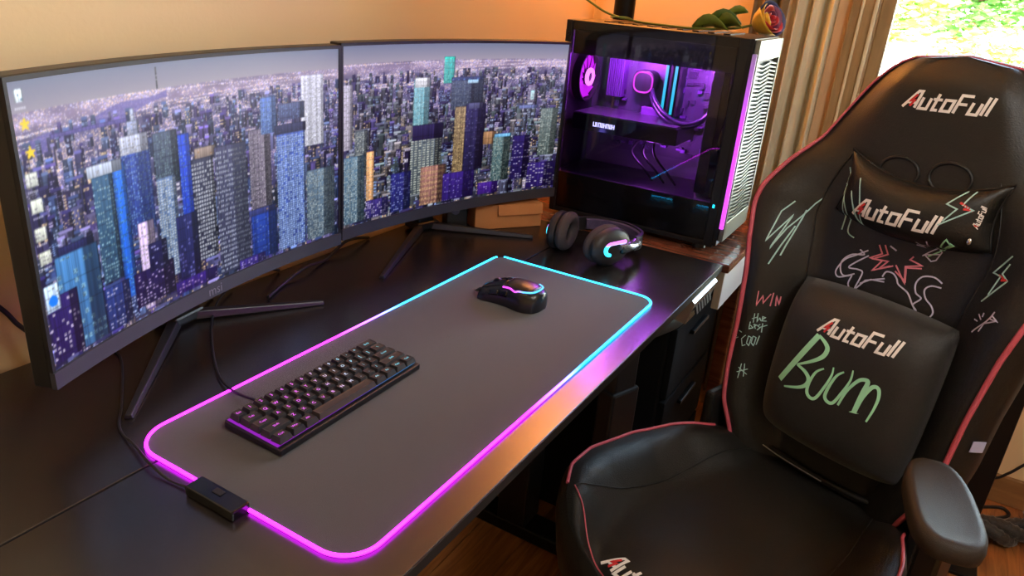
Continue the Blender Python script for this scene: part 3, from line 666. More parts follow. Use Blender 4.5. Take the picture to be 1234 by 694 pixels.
# cardboard box and adapter between monitor and case
t = thing('cardboard_box', 'small brown cardboard box behind the right monitor stand', 'box', (1.075, .490, D), math.radians(-36))
m_card = mat('cardboard', (182, 118, 66), .85, noise=(25, .1), bump=.1, bscale=60)
MB().box(-.086, .088, -.05, .05, .0, .060).build('body', m_card, t, bevel=.002)
MB(T((0, -.0515, .060)) @ R(-9, 'X')).box(-.03, .087, -.0015, .0015, -.026, 0).build('flap', m_card, t)
t = thing('power_adapter', 'black box-shaped power adapter beside the cardboard box', 'adapter', (.972, .556, D), math.radians(-36))
MB().box(-.026, .026, -.02, .02, 0, .085).build('body', m_black, t, bevel=.004)
MB().lathe([(.010, 0), (.010, .02)], 14, T((-.012, -.02, .05)) @ R(90, 'X')).build('socket', mat('socket_grey', (90, 90, 120), .4, noise=(30, .1)), t, smooth=40)
# ------------------------------------------------------------------ computer case (local origin: front left bottom corner)
CWd, CDp, CHt = .225, .446, .480
pc = thing('computer_case', 'black glass-sided computer case with purple lit interior and slatted front', 'computer', (1.228, -.010, D - .002))
m_case = mat('case_steel', (20, 20, 21), .42, .3, noise=(60, .1))
m_inner = mat('case_inside', (84, 78, 92), .5, .2, noise=(40, .12))
m_pcb = mat('circuit_board', (64, 58, 74), .45, noise=(25, .3))
zf = .014
MB().box(.004, CWd, .012, CDp, CHt - .022, CHt).build('top_panel', m_case, pc, bevel=.002)
tp = pc.children[-1] if pc.children else None
for k in range(9): MB().box(.05, CWd - .05, .07 + k * .036, .085 + k * .036, CHt - .0005, CHt + .0025).build('top_vent_bar', m_case, pc, bevel=.0008)
MB().box(.0, CWd, .012, CDp, zf, zf + .012).build('bottom_panel', m_case, pc, bevel=.002)
MB().box(CWd - .004, CWd, .012, CDp, zf + .012, CHt - .022).build('side_panel', m_case, pc)
MB().box(.0, CWd - .004, CDp - .004, CDp, zf + .012, CHt - .022).build('rear_panel', m_case, pc)
for fx in (.03, CWd - .03):
    for fy in (.05, CDp - .05): MB().lathe([(.016, 0), (.014, zf)], 16, T((fx, fy, 0))).build('foot', m_black, pc, smooth=40)
# frame of the glass side
MB().box(-.001, .012, .012, .034, zf, CHt).build('side_frame', m_case, pc, bevel=.002)
MB().box(-.001, .012, CDp - .016, CDp, zf, CHt).build('side_frame', m_case, pc, bevel=.002)
MB().box(.004, CWd - .004, .034, CDp - .004, zf + .012, .118).build('power_supply_shroud', m_case, pc, bevel=.002)
MB().box(.001, .0045, .036, CDp - .018, zf + .012, CHt - .003).build('glass_panel', glass('tinted_glass', (232, 230, 234)), pc)
MB().box(.185, .189, .05, CDp - .004, .118, CHt - .022).build('motherboard_tray', m_inner, pc)
mbd = MB().box(.176, .1845, .10, .405, .165, .445).build('motherboard', m_pcb, pc)
rnd = random.Random(5)
m_chip = mat('chip_dark', (66, 60, 74), .35, .4, noise=(40, .2)); m_purp = mat('heatsink_purple', (120, 80, 150), .35, .6, noise=(30, .2))
for k in range(110):
    yy = rnd.uniform(.11, .385); zz = rnd.uniform(.175, .43); sy, sz, sx = rnd.uniform(.004, .020), rnd.uniform(.004, .016), rnd.uniform(.004, .016)
    if .235 < yy < .335 and .28 < zz < .40: continue
    MB().box(.176 - sx, .1762, yy, yy + sy, zz, zz + sz).build('component', m_chip if k % 3 else m_purp, mbd)
for k in range(8): MB().box(.145, .1762, .345 + .0055 * k, .348 + .0055 * k, .30, .415).build('heatsink_fin', m_purp, mbd)
for k in range(9): MB().box(.150, .1762, .27, .345, .412 + .004 * k, .4135 + .004 * k).build('heatsink_fin', m_purp, mbd)
MB().box(.155, .1762, .225, .290, .262, .284).build('heatsink', mat('heatsink_lit', (150, 96, 176), .3, .5, noise=(60, .3)), mbd, bevel=.001)
# pump block with glowing ring
PY, PZ = .288, .345
pm = MB(T((.138, PY, PZ)) @ R(90, 'Y')).prism(rrect(.056, .056, .018), 0, .038).build('pump_block', m_black, pc, bevel=.002)
ring = [(x, y, -.001) for x, y in rrect(.048, .048, .018)]
MB(T((.138, PY, PZ)) @ R(90, 'Y')).tube(ring, .0021, 8, closed=True).build('pump_ring', mat('ring_pink', (30, 10, 30), .4, emit=(232, 60, 240), es=1.6), pm, smooth=60)
# memory sticks
m_ram = mat('ram_light', (10, 40, 50), .4, emit=(30, 205, 225), es=1.5)
for k in range(4):
    yy = .232 - .0115 * k - .006
    rs_ = MB().box(.135, .176, yy, yy + .006, .275, .408).build('memory_stick', m_black, pc)
    if k in (0, 2): MB().box(.1335, .136, yy - .0005, yy + .0065, .278, .405).build('light_bar', m_ram, rs_, bevel=.001)
    if k == 0:
        for q in range(2): MB().box(.150, .156, .20 + q * .014, .210 + q * .014, .255, .268).build('board_light', m_ram, mbd)
# graphics card
gp = MB().box(.040, .176, .150, .425, .222, .262).build('graphics_card', mat('card_black', (34, 32, 38), .3, .4, noise=(40, .1)), pc, bevel=.003)
MB().box(.040, .176, .155, .42, .262, .2655).build('backplate', mat('backplate_grey', (120, 110, 128), .28, .8, noise=(20, .15)), gp)
for k in range(3): MB(T((.11, .20 + k * .085, .2215)) @ R(180, 'X')).lathe([(.038, 0), (.036, .006), (.012, .006), (.010, .010)], 20).build('card_fan', m_black, gp, smooth=40)
m_white = mat('lit_letters', (40, 40, 60), .4, emit=(190, 190, 255), es=3.0)
lx = 0
for k, wd in enumerate((.0075, .003, .0065, .005, .0065, .006, .005, .0065)):
    y1 = .366 - lx
    g = MB(); g.box(.0385, .0405, y1 - .0016, y1, .236, .247)
    if k != 1: g.box(.0385, .0405, y1 - wd, y1 - wd + .0016, .236, .247); g.box(.0385, .0405, y1 - wd, y1, .236 + .0045 * (k % 3), .238 + .0045 * (k % 3))
    g.build('lit_letter', m_white, gp); lx += wd + .0016
ldp = bpy.data.lights.new('card_letter_light', 'POINT'); ldp.energy = .05; ldp.color = (.25, .22, 1); ldp.shadow_soft_size = .01
lo = bpy.data.objects.new('card_letter_light', ldp); COL.objects.link(lo); lo.parent = pc; lo.location = (.030, .345, .225)
# fans: rear one glowing, front three behind the slats
def fan(name, M_, r, lit, par):
    f = MB(M_); f.lathe([(r, 0), (r, .022)], 32, cap=False); f.lathe([(r + .004, .022), (r + .004, 0)], 32, cap=False); f.lathe([(r, 0), (r + .004, 0)], 32, cap=False); f.lathe([(r + .004, .022), (r, .022)], 32, cap=False)
    fr = f.build(name, m_black, par, smooth=40)
    b = MB(M_)
    for k in range(11):
        a = 2 * PI * k / 11; vs = []
        for j in range(5):
            rr = .018 + (r - .020) * j / 4; aa = a + .25 * j / 4; wv = .33
            vs += [(rr * math.cos(aa - wv), rr * math.sin(aa - wv), .009), (rr * math.cos(aa + wv), rr * math.sin(aa + wv), .014)]
        b.add(vs, [(2 * j, 2 * j + 2, 2 * j + 3, 2 * j + 1) for j in range(4)])
    bl = b.build('blades', lit[0], fr); md = bl.modifiers.new('t', 'SOLIDIFY'); md.thickness = .0012
    hb = MB(M_).lathe([(.021, 0), (.021, .020), (.012, .022)], 24).build('hub', m_black, fr, smooth=40)
    MB(M_).tube([(.017 * math.cos(q), .017 * math.sin(q), .022) for q in [2 * PI * i / 24 for i in range(24)]], .0055, 8, closed=True).build('hub_ring', lit[1], fr, smooth=60)
    return fr
m_blade = mat('blade_magenta', (60, 20, 60), .4, emit=(205, 30, 235), es=1.3); m_hub = mat('hub_pink', (60, 30, 60), .4, emit=(250, 130, 255), es=2.6)
fan('rear_fan', T((.098, CDp - .008, .345)) @ R(90, 'X'), .056, (m_blade, m_hub), pc)
m_bd = mat('blade_dark', (50, 46, 60), .4, emit=(140, 30, 190), es=.06)
for k in range(3): fan('front_fan', T((.10, .030, .10 + .125 * k + .03)) @ R(-90, 'X'), .054, (m_bd, m_bd), pc)
rd = MB().box(.035, .165, .062, .088, .125, .445).build('radiator', mat('radiator_black', (48, 42, 60), .4, .5, noise=(50, .2)), pc, bevel=.002)
for k in range(26): MB().box(.042, .158, .088, .0895, .140 + k * .011, .1445 + k * .011).build('radiator_fin', m_inner, rd)
for k in range(2):
    MB().tube(spline([(.150, PY - .02, PZ - .01 - .012 * k), (.115, PY - .045, PZ - .035 - .012 * k), (.085, .20, PZ - .062 - .010 * k), (.075, .15, PZ - .075 - .006 * k), (.085, .11, PZ - .058 - .004 * k), (.12, .092, PZ - .02 + .01 * k)], 8), .0055, 10).build('coolant_tube', mat('tube_rubber', (40, 34, 52), .35, noise=(60, .15)), pc, smooth=60)
for k in range(3): MB().tube(spline([(.06 + .01 * k, .21 + .02 * k, .222), (.05, .20 + .03 * k, .19), (.07, .17 + .03 * k, .15), (.09, .15 + .03 * k, .119)], 6), .003, 6).build('power_cable', m_cable, pc, smooth=60)
# inside light strips
m_strip = mat('strip_purple', (40, 10, 60), .4, emit=(150, 30, 245), es=5.)
MB().box(.024, .030, .06, CDp - .03, CHt - .030, CHt - .023).build('light_strip', m_strip, pc)
MB().box(.013, .017, .036, CDp - .018, CHt - .075, CHt - .022).build('added_top_lip', m_case, pc)  # added lip: hides the strip, stands for the dark reflection at the glass top
for (px_, py_, pz_, e) in ((.07, .30, .400, 7.), (.06, .13, .40, 7.), (.06, .22, .19, .7)):
    q = bpy.data.lights.new('case_light', 'POINT'); q.energy = e; q.color = (.55, .10, 1.0); q.shadow_soft_size = .02
    lo = bpy.data.objects.new('case_light', q); COL.objects.link(lo); lo.parent = pc; lo.location = (px_, py_, pz_)
# front panel: bright slatted metal with side light strip
m_front = mat('front_silver', (128, 134, 126), .42, .6, noise=(30, .05))
MB().box(.0, CWd, .0035, .012, .02, CHt).build('front_backing', m_case, pc)
ff = MB(); ff.box(.008, .020, -.008, .0035, .03, CHt - .002); ff.box(CWd - .012, CWd, -.008, .0035, .03, CHt - .002); ff.box(.020, CWd - .012, -.008, .0035, CHt - .045, CHt - .002); ff.box(.020, CWd - .012, -.008, .0035, .03, .075)
ff.build('front_frame', m_front, pc, bevel=.0015)
gr = MB(); zz = .079; k = 0
while zz < CHt - .052:
    w3 = (CWd - .032) / 3
    for q in range(3):
        x0 = .020 + q * w3; dz = .0032 * (1 if q % 2 else -1)
        gr.add([(x0, -.006, zz - dz), (x0 + w3, -.006, zz + dz), (x0 + w3, -.006, zz + dz + .0038), (x0, -.006, zz - dz + .0038), (x0, .001, zz - dz), (x0 + w3, .001, zz + dz), (x0 + w3, .001, zz + dz + .0038), (x0, .001, zz - dz + .0038)], [(0, 1, 2, 3), (7, 6, 5, 4), (0, 4, 5, 1), (3, 2, 6, 7)])
    zz += .0088; k += 1
g = gr.build('front_grille', m_front, pc); g['kind'] = 'stuff'
m_pink = ramp_emit('front_led', 'Z', [(.06, (225, 80, 245)), (.30, (205, 70, 240)), (.45, (120, 90, 130))], 1.5)
MB().box(-.0005, .0055, -.006, .0032, .062, .450).build('front_light_strip', m_pink, pc, bevel=.001)
MB().box(-.0012, .002, .022, .027, .108, .116).build('cyan_glint', mat('glint_cyan', (0, 40, 50), .4, emit=(30, 200, 230), es=2.5), pc)  # cyan reflection near the shroud top, put in as a small emissive block
MB().lathe([(.004, 0), (.004, .008)], 12, T((-.002, CDp - .008, CHt - .03)) @ R(90, 'Y') @ T((0, 0, -.004))).build('thumb_screw', m_case, pc, smooth=40)
MB().lathe([(.004, 0), (.004, .004)], 12, T((-.0015, CDp - .010, .09)) @ R(90, 'Y') @ T((0, 0, -.002))).build('thumb_screw', m_case, pc, smooth=40)

# ------------------------------------------------------------------ rose on the case
ZT = D - .002 + CHt + .0025
rz = thing('artificial_rose', 'multicoloured rose with long green stem lying on the computer case', 'flower', (1.31, .0, ZT))
def rl(p): return (p[0] - 1.31, p[1], p[2])
stem = [(1.325, .445, .046), (1.33, .38, .016), (1.335, .31, .004), (1.30, .22, .003), (1.285, .14, .004), (1.30, .06, .012), (1.313, .025, .022)]
MB().tube(spline([rl(p) for p in stem], 8), [.0028] * 49, 7).build('stem', mat('stem_green', (92, 104, 34), .5, noise=(40, .2)), rz, smooth=60)
MB().tube(spline([rl(p) for p in [(1.335, .31, .004), (1.30, .32, .012), (1.27, .345, .010)]], 5), .0018, 6).build('twig', MATS['stem_green'], rz, smooth=60)
def leafm(base, d, L, wd, lift, m, roll=.6):
    base, d = Vector(base), Vector(d).normalized(); sd = d.cross(Vector((0, 0, 1))).normalized(); sd = (sd * .75 + Vector((0, 0, roll))).normalized(); vs = []; fs = []; n = 7
    for i in range(n):
        k = i / (n - 1); c = base + d * L * k + Vector((0, 0, lift * math.sin(k * PI) + .25 * lift * k)); w = wd * math.sin(PI * min(1, k * .92 + .06)) ** .8
        vs += [tuple(c - sd * w + Vector((0, 0, .3 * w))), tuple(c), tuple(c + sd * w + Vector((0, 0, .3 * w)))]
    for i in range(n - 1): fs += [(3 * i, 3 * i + 3, 3 * i + 4, 3 * i + 1), (3 * i + 1, 3 * i + 4, 3 * i + 5, 3 * i + 2)]
    o = MB().add(vs, fs).build('leaf', m, rz, smooth=180); md = o.modifiers.new('t', 'SOLIDIFY'); md.thickness = .0008; return o
m_leaf1 = mat('rose_leaf', (112, 128, 44), .5, noise=(60, .3)); m_leaf2 = mat('rose_leaf_dark', (74, 98, 36), .5, noise=(60, .3))
leafm(rl((1.285, .15, .004)), (-.15, -1, .0), .085, .022, .012, m_leaf1); leafm(rl((1.287, .13, .008)), (.15, -1, .10), .085, .022, .016, m_leaf2)
leafm(rl((1.292, .10, .006)), (-.45, -1, .05), .075, .022, .014, m_leaf1); leafm(rl((1.295, .10, .012)), (.3, -.8, .42), .07, .018, .012, m_leaf1); leafm(rl((1.30, .09, .010)), (.8, -.3, .3), .05, .016, .01, m_leaf2)
bc = Vector(rl((1.312, .004, .030))); bd = Vector((-.35, -.8, .45)).normalized()
Mb = T(bc) @ bd.to_track_quat('Z', 'Y').to_matrix().to_4x4()
pcs = [((190, 34, 46), 'petal_crimson'), ((214, 170, 40), 'petal_yellow'), ((58, 66, 110), 'petal_blue'), ((120, 48, 86), 'petal_purple'), ((196, 60, 44), 'petal_scarlet'), ((90, 110, 60), 'petal_green')]
order = [0, 4, 0, 3, 1, 0, 4, 0, 3, 1, 0, 2, 1, 2]
for k in range(14):
    rr = .007 + .0018 * k; ang = k * 2.4; sp = 1.15
    def pf(a, b, rr=rr, ang=ang, k=k):
        th = ang + (a - .5) * sp * 2; z_ = -.018 + .046 * b - .004 * (abs(a - .5) * 2) ** 2 * b * 2; r_ = rr * (.55 + .62 * math.sin(b * 1.9)) + (.006 * max(0, b - .75) * 4 if k > 5 else 0)
        return (r_ * math.cos(th), r_ * math.sin(th), z_)
    c_, nm = pcs[order[k]]
    o = MB(Mb).grid(pf, 7, 7).build('petal', mat(nm, c_, .55, noise=(80, .2), sheen=.2), rz, smooth=180); md = o.modifiers.new('t', 'SOLIDIFY'); md.thickness = .0007
for k in range(5): 
    a = 2 * PI * k / 5
    MB(Mb).add([(.006 * math.cos(a - .5), .006 * math.sin(a - .5), -.02), (.006 * math.cos(a + .5), .006 * math.sin(a + .5), -.02), (.02 * math.cos(a), .02 * math.sin(a), -.012), (.026 * math.cos(a), .026 * math.sin(a), .004)], [(0, 1, 2), (0, 2, 3), (2, 1, 3)]).build('sepal', m_leaf2, rz)

# ------------------------------------------------------------------ headset
HC = Vector((.990, .222, D)); ang = math.radians(-102)      # local x runs from the far cup to the near cup
hs = thing('headset', 'black over-ear gaming headset with cyan light lying beside the computer case', 'headset', tuple(HC), ang)
m_cush = mat('ear_cushion', (62, 54, 56), .85, noise=(200, .12), bump=.4, bscale=900); m_hs = mat('headset_plastic', (36, 34, 36), .45, noise=(40, .08)); m_hsil = mat('headset_metal', (196, 196, 200), .25, .9, noise=(30, .05))
RC = .044
for sgn in (-1, 1):
    yaw_ = 18 if sgn < 0 else -10
    M_ = T((sgn * .060, 0, RC + .002)) @ R(yaw_, 'Z') @ Matrix.Diagonal((1, 1.32, 1, 1)) @ R(90 * sgn, 'Y')     # +z points outward
    sh = MB(M_).lathe([(.030, .0), (.041, .004), (.042, .014), (.036, .022), (.022, .026), (.004, .027)], 32).build('ear_cup', m_hs, hs, smooth=50)
    cu = [(.031 + .0125 * math.cos(q), -.009 + .0125 * math.sin(q)) for q in [2 * PI * i / 14 for i in range(15)]]
    MB(M_).lathe(cu, 36, cap=False).build('ear_cushion', m_cush, hs, smooth=180)
    MB(M_).lathe([(.022, -.003), (.001, -.003)], 24).build('speaker_cloth', mat('speaker_cloth', (14, 14, 15), .95, noise=(300, .2)), sh)
    MB(M_).tube([(sgn * .013 * math.cos(q), .013 * math.sin(q) - .008, .0262) for q in [PI * (1.95 - .85 * i / 20) for i in range(21)]] + [(-sgn * .0125, .004 + .006 * i, .0262) for i in range(4)], .0040, 8).build('light_arc', ramp_emit('headset_led', 'Z', [(.0, (40, 190, 240)), (.054, (60, 215, 245)), (.058, (225, 110, 240)), (.10, (235, 120, 245))], 2.4), sh, smooth=60)
    # yoke: bar over the cup going towards the band
    pts = [(sgn * .090, .005, RC + .004), (sgn * .094, .03, RC + .002), (sgn * .090, .055, RC - .002), (sgn * .083, .075, RC - .004)]
    yk = MB().tube(spline(pts, 6), [.007 + .007 * (i / 18) for i in range(19)], 10).build('yoke', m_hsil, hs, smooth=60)
    MB(T((sgn * .093, .018, RC))).box(-.003, .006, -.012, .036, -.010, .007).build('arm_cover', m_gloss, yk, bevel=.003)
arc = [(-.083, .075, RC - .004), (-.078, .105, RC - .006), (-.055, .138, RC - .008), (0, .155, RC - .008), (.055, .138, RC - .008), (.078, .105, RC - .006), (.083, .075, RC - .004)]
ap_ = spline(arc, 8)
vs = []; fs = []
for i, p in enumerate(ap_):
    n_ = Vector((p.x * 1.1, p.y - .045, 0)).normalized()
    vs += [tuple(p + n_ * .003 + Vector((0, 0, -.016))), tuple(p + n_ * .003 + Vector((0, 0, .016))), tuple(p - n_ * .003 + Vector((0, 0, .016))), tuple(p - n_ * .003 + Vector((0, 0, -.016)))]
for i in range(len(ap_) - 1):
    for k in range(4): l = (k + 1) % 4; fs.append((4 * i + k, 4 * i + 4 + k, 4 * i + 4 + l, 4 * i + l))
hbnd = MB().add(vs, fs).build('headband', m_hs, hs, smooth=50)
vs2 = []; fs2 = []
for i, p in enumerate(ap_[8:-8]):
    n_ = Vector((p.x * 1.1, p.y - .045, 0)).normalized(); q = p - n_ * .004
    vs2 += [tuple(q + Vector((0, 0, -.013))), tuple(q + Vector((0, 0, .013))), tuple(q - n_ * .006 + Vector((0, 0, .011))), tuple(q - n_ * .006 + Vector((0, 0, -.011)))]
for i in range(len(vs2) // 4 - 1):
    for k in range(4): l = (k + 1) % 4; fs2.append((4 * i + k, 4 * i + 4 + k, 4 * i + 4 + l, 4 * i + l))
MB().add(vs2, fs2).build('band_padding', mat('band_knit', (78, 66, 96), .9, noise=(300, .25), bump=.4, bscale=700), hbnd, smooth=50)
STROKES = {
'boom':[[(-90,210),(-40,325)],[(-40,325),(-24,316),(-17,306),(-21,290),(-38,273),(-63,255)],[(-63,255),(-44,249),(-33,238),(-35,225),(-48,214),(-76,202)],[(-12,270),(-24,257),(-30,233),(-29,214),(-20,206),(-10,211),(-1,237),(5,264),(4,280)],[(24,280),(14,268),(7,244),(5,222),(13,214),(23,218),(32,243),(39,270),(38,290)],[(32,217),(39,250),(52,276),(64,283),(68,278),(65,256),(62,217),(67,250),(77,275),(87,277),(92,262),(91,239),(86,211)]],
'creature':[[(-42,482),(-59,468),(-77,454),(-86,438),(-89,423),(-81,416),(-64,424),(-57,427),(-59,410),(-49,398),(-35,388)],[(-38,473),(-58,453),(-67,440),(-50,442),(-40,440),(-41,425),(-44,404),(-35,390)],[(-57,479),(-47,472),(-69,465),(-83,448),(-81,430),(-71,422),(-53,432)],[(-7,502),(6,497)],[(-42,407),(-30,427),(2,442)],[(-38,418),(-21,432),(3,436)],[(-3,444),(1,455),(13,456),(22,449),(28,440),(47,431),(60,415),(68,406)],[(95,466),(80,472),(62,467),(55,452),(60,436),(71,429),(62,414),(70,405),(59,398),(52,390),(46,380)],[(96,458),(80,456),(72,446),(78,432),(91,422),(97,410),(89,397),(72,396),(58,398)],[(56,393),(50,378)],[(60,395),(57,381)],[(65,395),(68,381)],[(-100,393),(-81,399),(-63,391)],[(-89,391),(-70,390)]],
'spikes':[[(-26,498),(-16,484),(-35,470),(-12,472),(-24,449),(4,467)],[(-16,501),(-6,486),(-29,470),(-2,474),(-14,455),(9,469)],[(13,472),(37,445),(29,475),(55,485),(33,489),(37,496)],[(15,461),(37,449),(31,473),(56,480)]],
'fish_a':[[(50,502),(60,513),(72,524),(78,517),(73,501),(66,497),(53,505),(76,513)],[(35,518),(50,518),(44,525),(54,520)],[(61,524),(62,534)]],
'fish_tail':[[(59,504),(74,517),(91,547),(97,538),(79,522),(101,538),(96,542)]],
'bolt_head':[[(105,632),(97,608),(113,603),(74,568)],[(92,629),(75,604),(92,600),(79,576)]],
'bolt_head_red':[[(92,611),(111,603),(100,602)]],
'scratch_head':[[(-120,620),(-110,595),(-101,551),(-100,505)],[(-78,610),(-61,562),(-58,527),(-88,584)],[(-117,591),(-91,544),(-88,506),(-73,497)],[(-87,580),(-68,547),(-59,528)]],
'scribble':[[(-193,536),(-208,512),(-212,451),(-189,509),(-202,438),(-190,482),(-163,538),(-154,551)],[(-173,523),(-184,428)],[(-180,489),(-196,407)]],
'win':[[(-197,350),(-194,320),(-188,343),(-185,327),(-178,349)],[(-175,352),(-174,324)],[(-167,326),(-170,347),(-163,330),(-164,347)]],
'best':[[(-192,303),(-190,284)],[(-194,291),(-186,297)],[(-187,305),(-185,287),(-183,296),(-179,290)],[(-178,294),(-175,299),(-179,300),(-178,291),(-172,292)],[(-195,284),(-194,269),(-188,273),(-193,277)],[(-187,275),(-184,281),(-188,281),(-184,272)],[(-179,283),(-182,279),(-178,276),(-181,270)],[(-176,286),(-174,267)],[(-178,277),(-169,284)],[(-196,254),(-202,244),(-197,230),(-192,234)],[(-191,254),(-191,238),(-186,234),(-186,252),(-191,254)],[(-184,256),(-184,241),(-179,236),(-179,254),(-184,256)],[(-175,259),(-176,239)],[(-222,243),(-214,245)],[(-218,237),(-210,244)],[(-212,258),(-205,257)],[(-189,192),(-188,160)],[(-193,172),(-177,184)],[(-184,194),(-180,166)],[(-192,183),(-176,172)]],
'bolt_side':[[(185,548),(165,512),(179,511),(172,477)],[(186,535),(180,516),(193,509),(166,463)]],
'bolt_side_red':[[(175,512),(191,510),(182,506)]],
'fish_b':[[(197,460),(194,447),(208,449),(196,453),(190,440),(176,419),(173,413)],[(206,449),(188,436),(184,420)],[(168,433),(175,433)],[(172,444),(180,438)],[(180,450),(180,443)]],
}
# ------------------------------------------------------------------ gaming chair
YAW = math.radians(70); REC = math.radians(6.0); SZ = .41
f_ = Vector((-math.sin(YAW), math.cos(YAW), 0)); c_r, s_r = math.cos(REC), math.sin(REC)
root = Vector((1.008, -.368, 0)) + f_ * .25
ch = thing('gaming_chair', 'black leather gaming chair with pink piping and white lettering beside the desk', 'chair', tuple(root), YAW)
def BP(u, v, w): return Vector((-u, w * c_r - v * s_r - .25, SZ + v * c_r + w * s_r))
HV = [0, .05, .11, .18, .28, .39, .46, .52, .56, .61, .66, .705, .755, .79, .815, .830, .838]
HU = [.165, .18, .205, .215, .22, .232, .246, .262, .256, .234, .200, .181, .160, .137, .112, .082, .0]
CV = [0, .1, .45, .55, .61, .66, .75, .84]; CWt = [.09, .11, .11, .09, .055, .02, -.005, -.01]
def tab(xs, ys, x):
    if x <= xs[0]: return ys[0]
    for i in range(len(xs) - 1):
        if x <= xs[i + 1]: return ys[i] + (ys[i + 1] - ys[i]) * (x - xs[i]) / (xs[i + 1] - xs[i])
    return ys[-1]
def sstep(a, b, x): t_ = min(1, max(0, (x - a) / (b - a))); return t_ * t_ * (3 - 2 * t_)
def hwid(v):      # smoothed half width
    return sum(tab(HV, HU, v + d) for d in (-.012, -.006, 0, .006, .012)) / 5 if .03 < v < .80 else tab(HV, HU, v)
def back_w(u, v):
    h = max(.02, hwid(v)); t_ = abs(u) / h
    e = tab(CV, CWt, v) - .03; tp = .035 * sstep(.76, .838, v) ** 2 * (1 - sstep(.5, .95, t_))
    return .03 + .012 * math.cos(min(1, t_) * PI / 2) + e * (sstep(.5, .95, t_) if e > 0 else sstep(.55, 1.1, t_) * 1.15) - tp
def head_w(u, v):
    a = (u - .012) / .13; vt = .618 + .036 * a * a; vb = .520 + .020 * a * a; b = (v - (vb + vt) / 2) / ((vt - vb) / 2)
    a = (u - .012) / (.125 + .012 * min(1, b * b)); return .045 + .055 * pil(a, b, 2.6)
def lum_w(u, v): return .055 + .085 * pil((u - .012) / .155, (v - .245) / .165, 4.)
def panel_w(u, v): 
    a = (u - .012) / .13; vt = .618 + .036 * a * a; vb = .520 + .020 * a * a
    return max(back_w(u, v), head_w(u, v)) if abs(a) < 1 and vb < v < vt else back_w(u, v)
m_lea = mat('chair_leather', (22, 21, 18), .47, spec=.5, noise=(90, .12), bump=.35, bscale=420)
m_lea2 = mat('chair_leather_side', (22, 22, 20), .48, spec=.35, noise=(90, .12), bump=.35, bscale=420)
m_knit = mat('pillow_fabric', (24, 23, 22), .5, noise=(200, .15), bump=.5, bscale=700, sheen=.15)
m_pipe = mat('pink_piping', (184, 80, 96), .5, noise=(60, .08))
m_print = mat('print_white', (248, 244, 240), .6, noise=(60, .04)); m_red = mat('print_red', (206, 44, 48), .6, noise=(60, .05))
m_mint = mat('print_mint', (168, 236, 198), .6, noise=(40, .08)); m_lil = mat('print_lilac', (204, 200, 226), .6, noise=(40, .12)); m_teal = mat('print_pale_teal', (172, 214, 210), .6, noise=(40, .12)); m_pink2 = mat('print_pink', (222, 128, 146), .6, noise=(40, .1))
# backrest front
bk = MB().grid(lambda a, b: tuple(BP((2 * a - 1) * hwid(b * .838), b * .838, back_w((2 * a - 1) * hwid(b * .838), b * .838))), 49, 84, flip=True).build('backrest', m_lea, ch, smooth=180)
# outline curve, from left bottom over the top to the right bottom
outl = [(-hwid(v), v) for v in [i * .838 / 80 for i in range(81)]]; outl += [(-u, v) for u, v in outl[::-1][1:]]
nor = []
for i, (u, v) in enumerate(outl):
    a = outl[max(0, i - 2)]; b = outl[min(len(outl) - 1, i + 2)]; d = Vector((b[0] - a[0], b[1] - a[1])); d.normalize(); nor.append((-d.y, d.x))
rings = [(0, 0.0, 0), (.016, -.012, 0), (.030, -.045, 0), (.030, -.085, 0), (.016, None, -.035), (-.05, None, -.052), (-.16, None, -.056)]
def shell_pt(i, k):
    u, v = outl[i]; n = nor[i]; off, dw, ab = rings[k]; w = tab(CV, CWt, v); kk = 1 - .85 * sstep(.50, .64, v); w = w + dw * kk if dw is not None else ab
    if off > 0: off *= kk
    if dw is not None: w = max(w, -.03)
    if off < 0:
        s_ = 1 + off / .17; return tuple(BP(u * max(.02, s_), .40 + (v - .40) * max(.05, s_ ** .7), w))
    return tuple(BP(u + n[0] * off, v + n[1] * off, w))
mb = MB(); no = len(outl)
mb.add([shell_pt(i, k) for k in range(len(rings)) for i in range(no)], [(k * no + i, k * no + i + 1, (k + 1) * no + i + 1, (k + 1) * no + i) for k in range(len(rings) - 1) for i in range(no - 1)])
mb.build('back_shell', m_lea2, ch, smooth=70)
MB().tube([BP(u + n[0] * .001, v + n[1] * .001, tab(CV, CWt, v) + .002) for (u, v), n in zip(outl, nor)], [.0048 - .0026 * sstep(.55, .72, v) for u, v in outl], 8).build('piping', m_pipe, bk, smooth=60)
for sgn in (-1, 1):      # seam between the middle panel and the side wings
    MB().tube([BP(sgn * .60 * hwid(v), v, back_w(sgn * .60 * hwid(v), v) + .0002) for v in [.05 + i * .60 / 40 for i in range(41)]], .0016, 6).build('seam', m_black, bk, smooth=60)
for u, v in ((-.035, .632), (.050, .640)):
    MB().tube([BP(u + .034 * math.cos(q), v + .026 * math.sin(q), back_w(u, v) + .001) for q in [2 * PI * i / 28 for i in range(28)]], .003, 8, closed=True).build('strap_grommet', mat('grommet', (18, 18, 18), .5, noise=(40, .1)), bk, smooth=60)
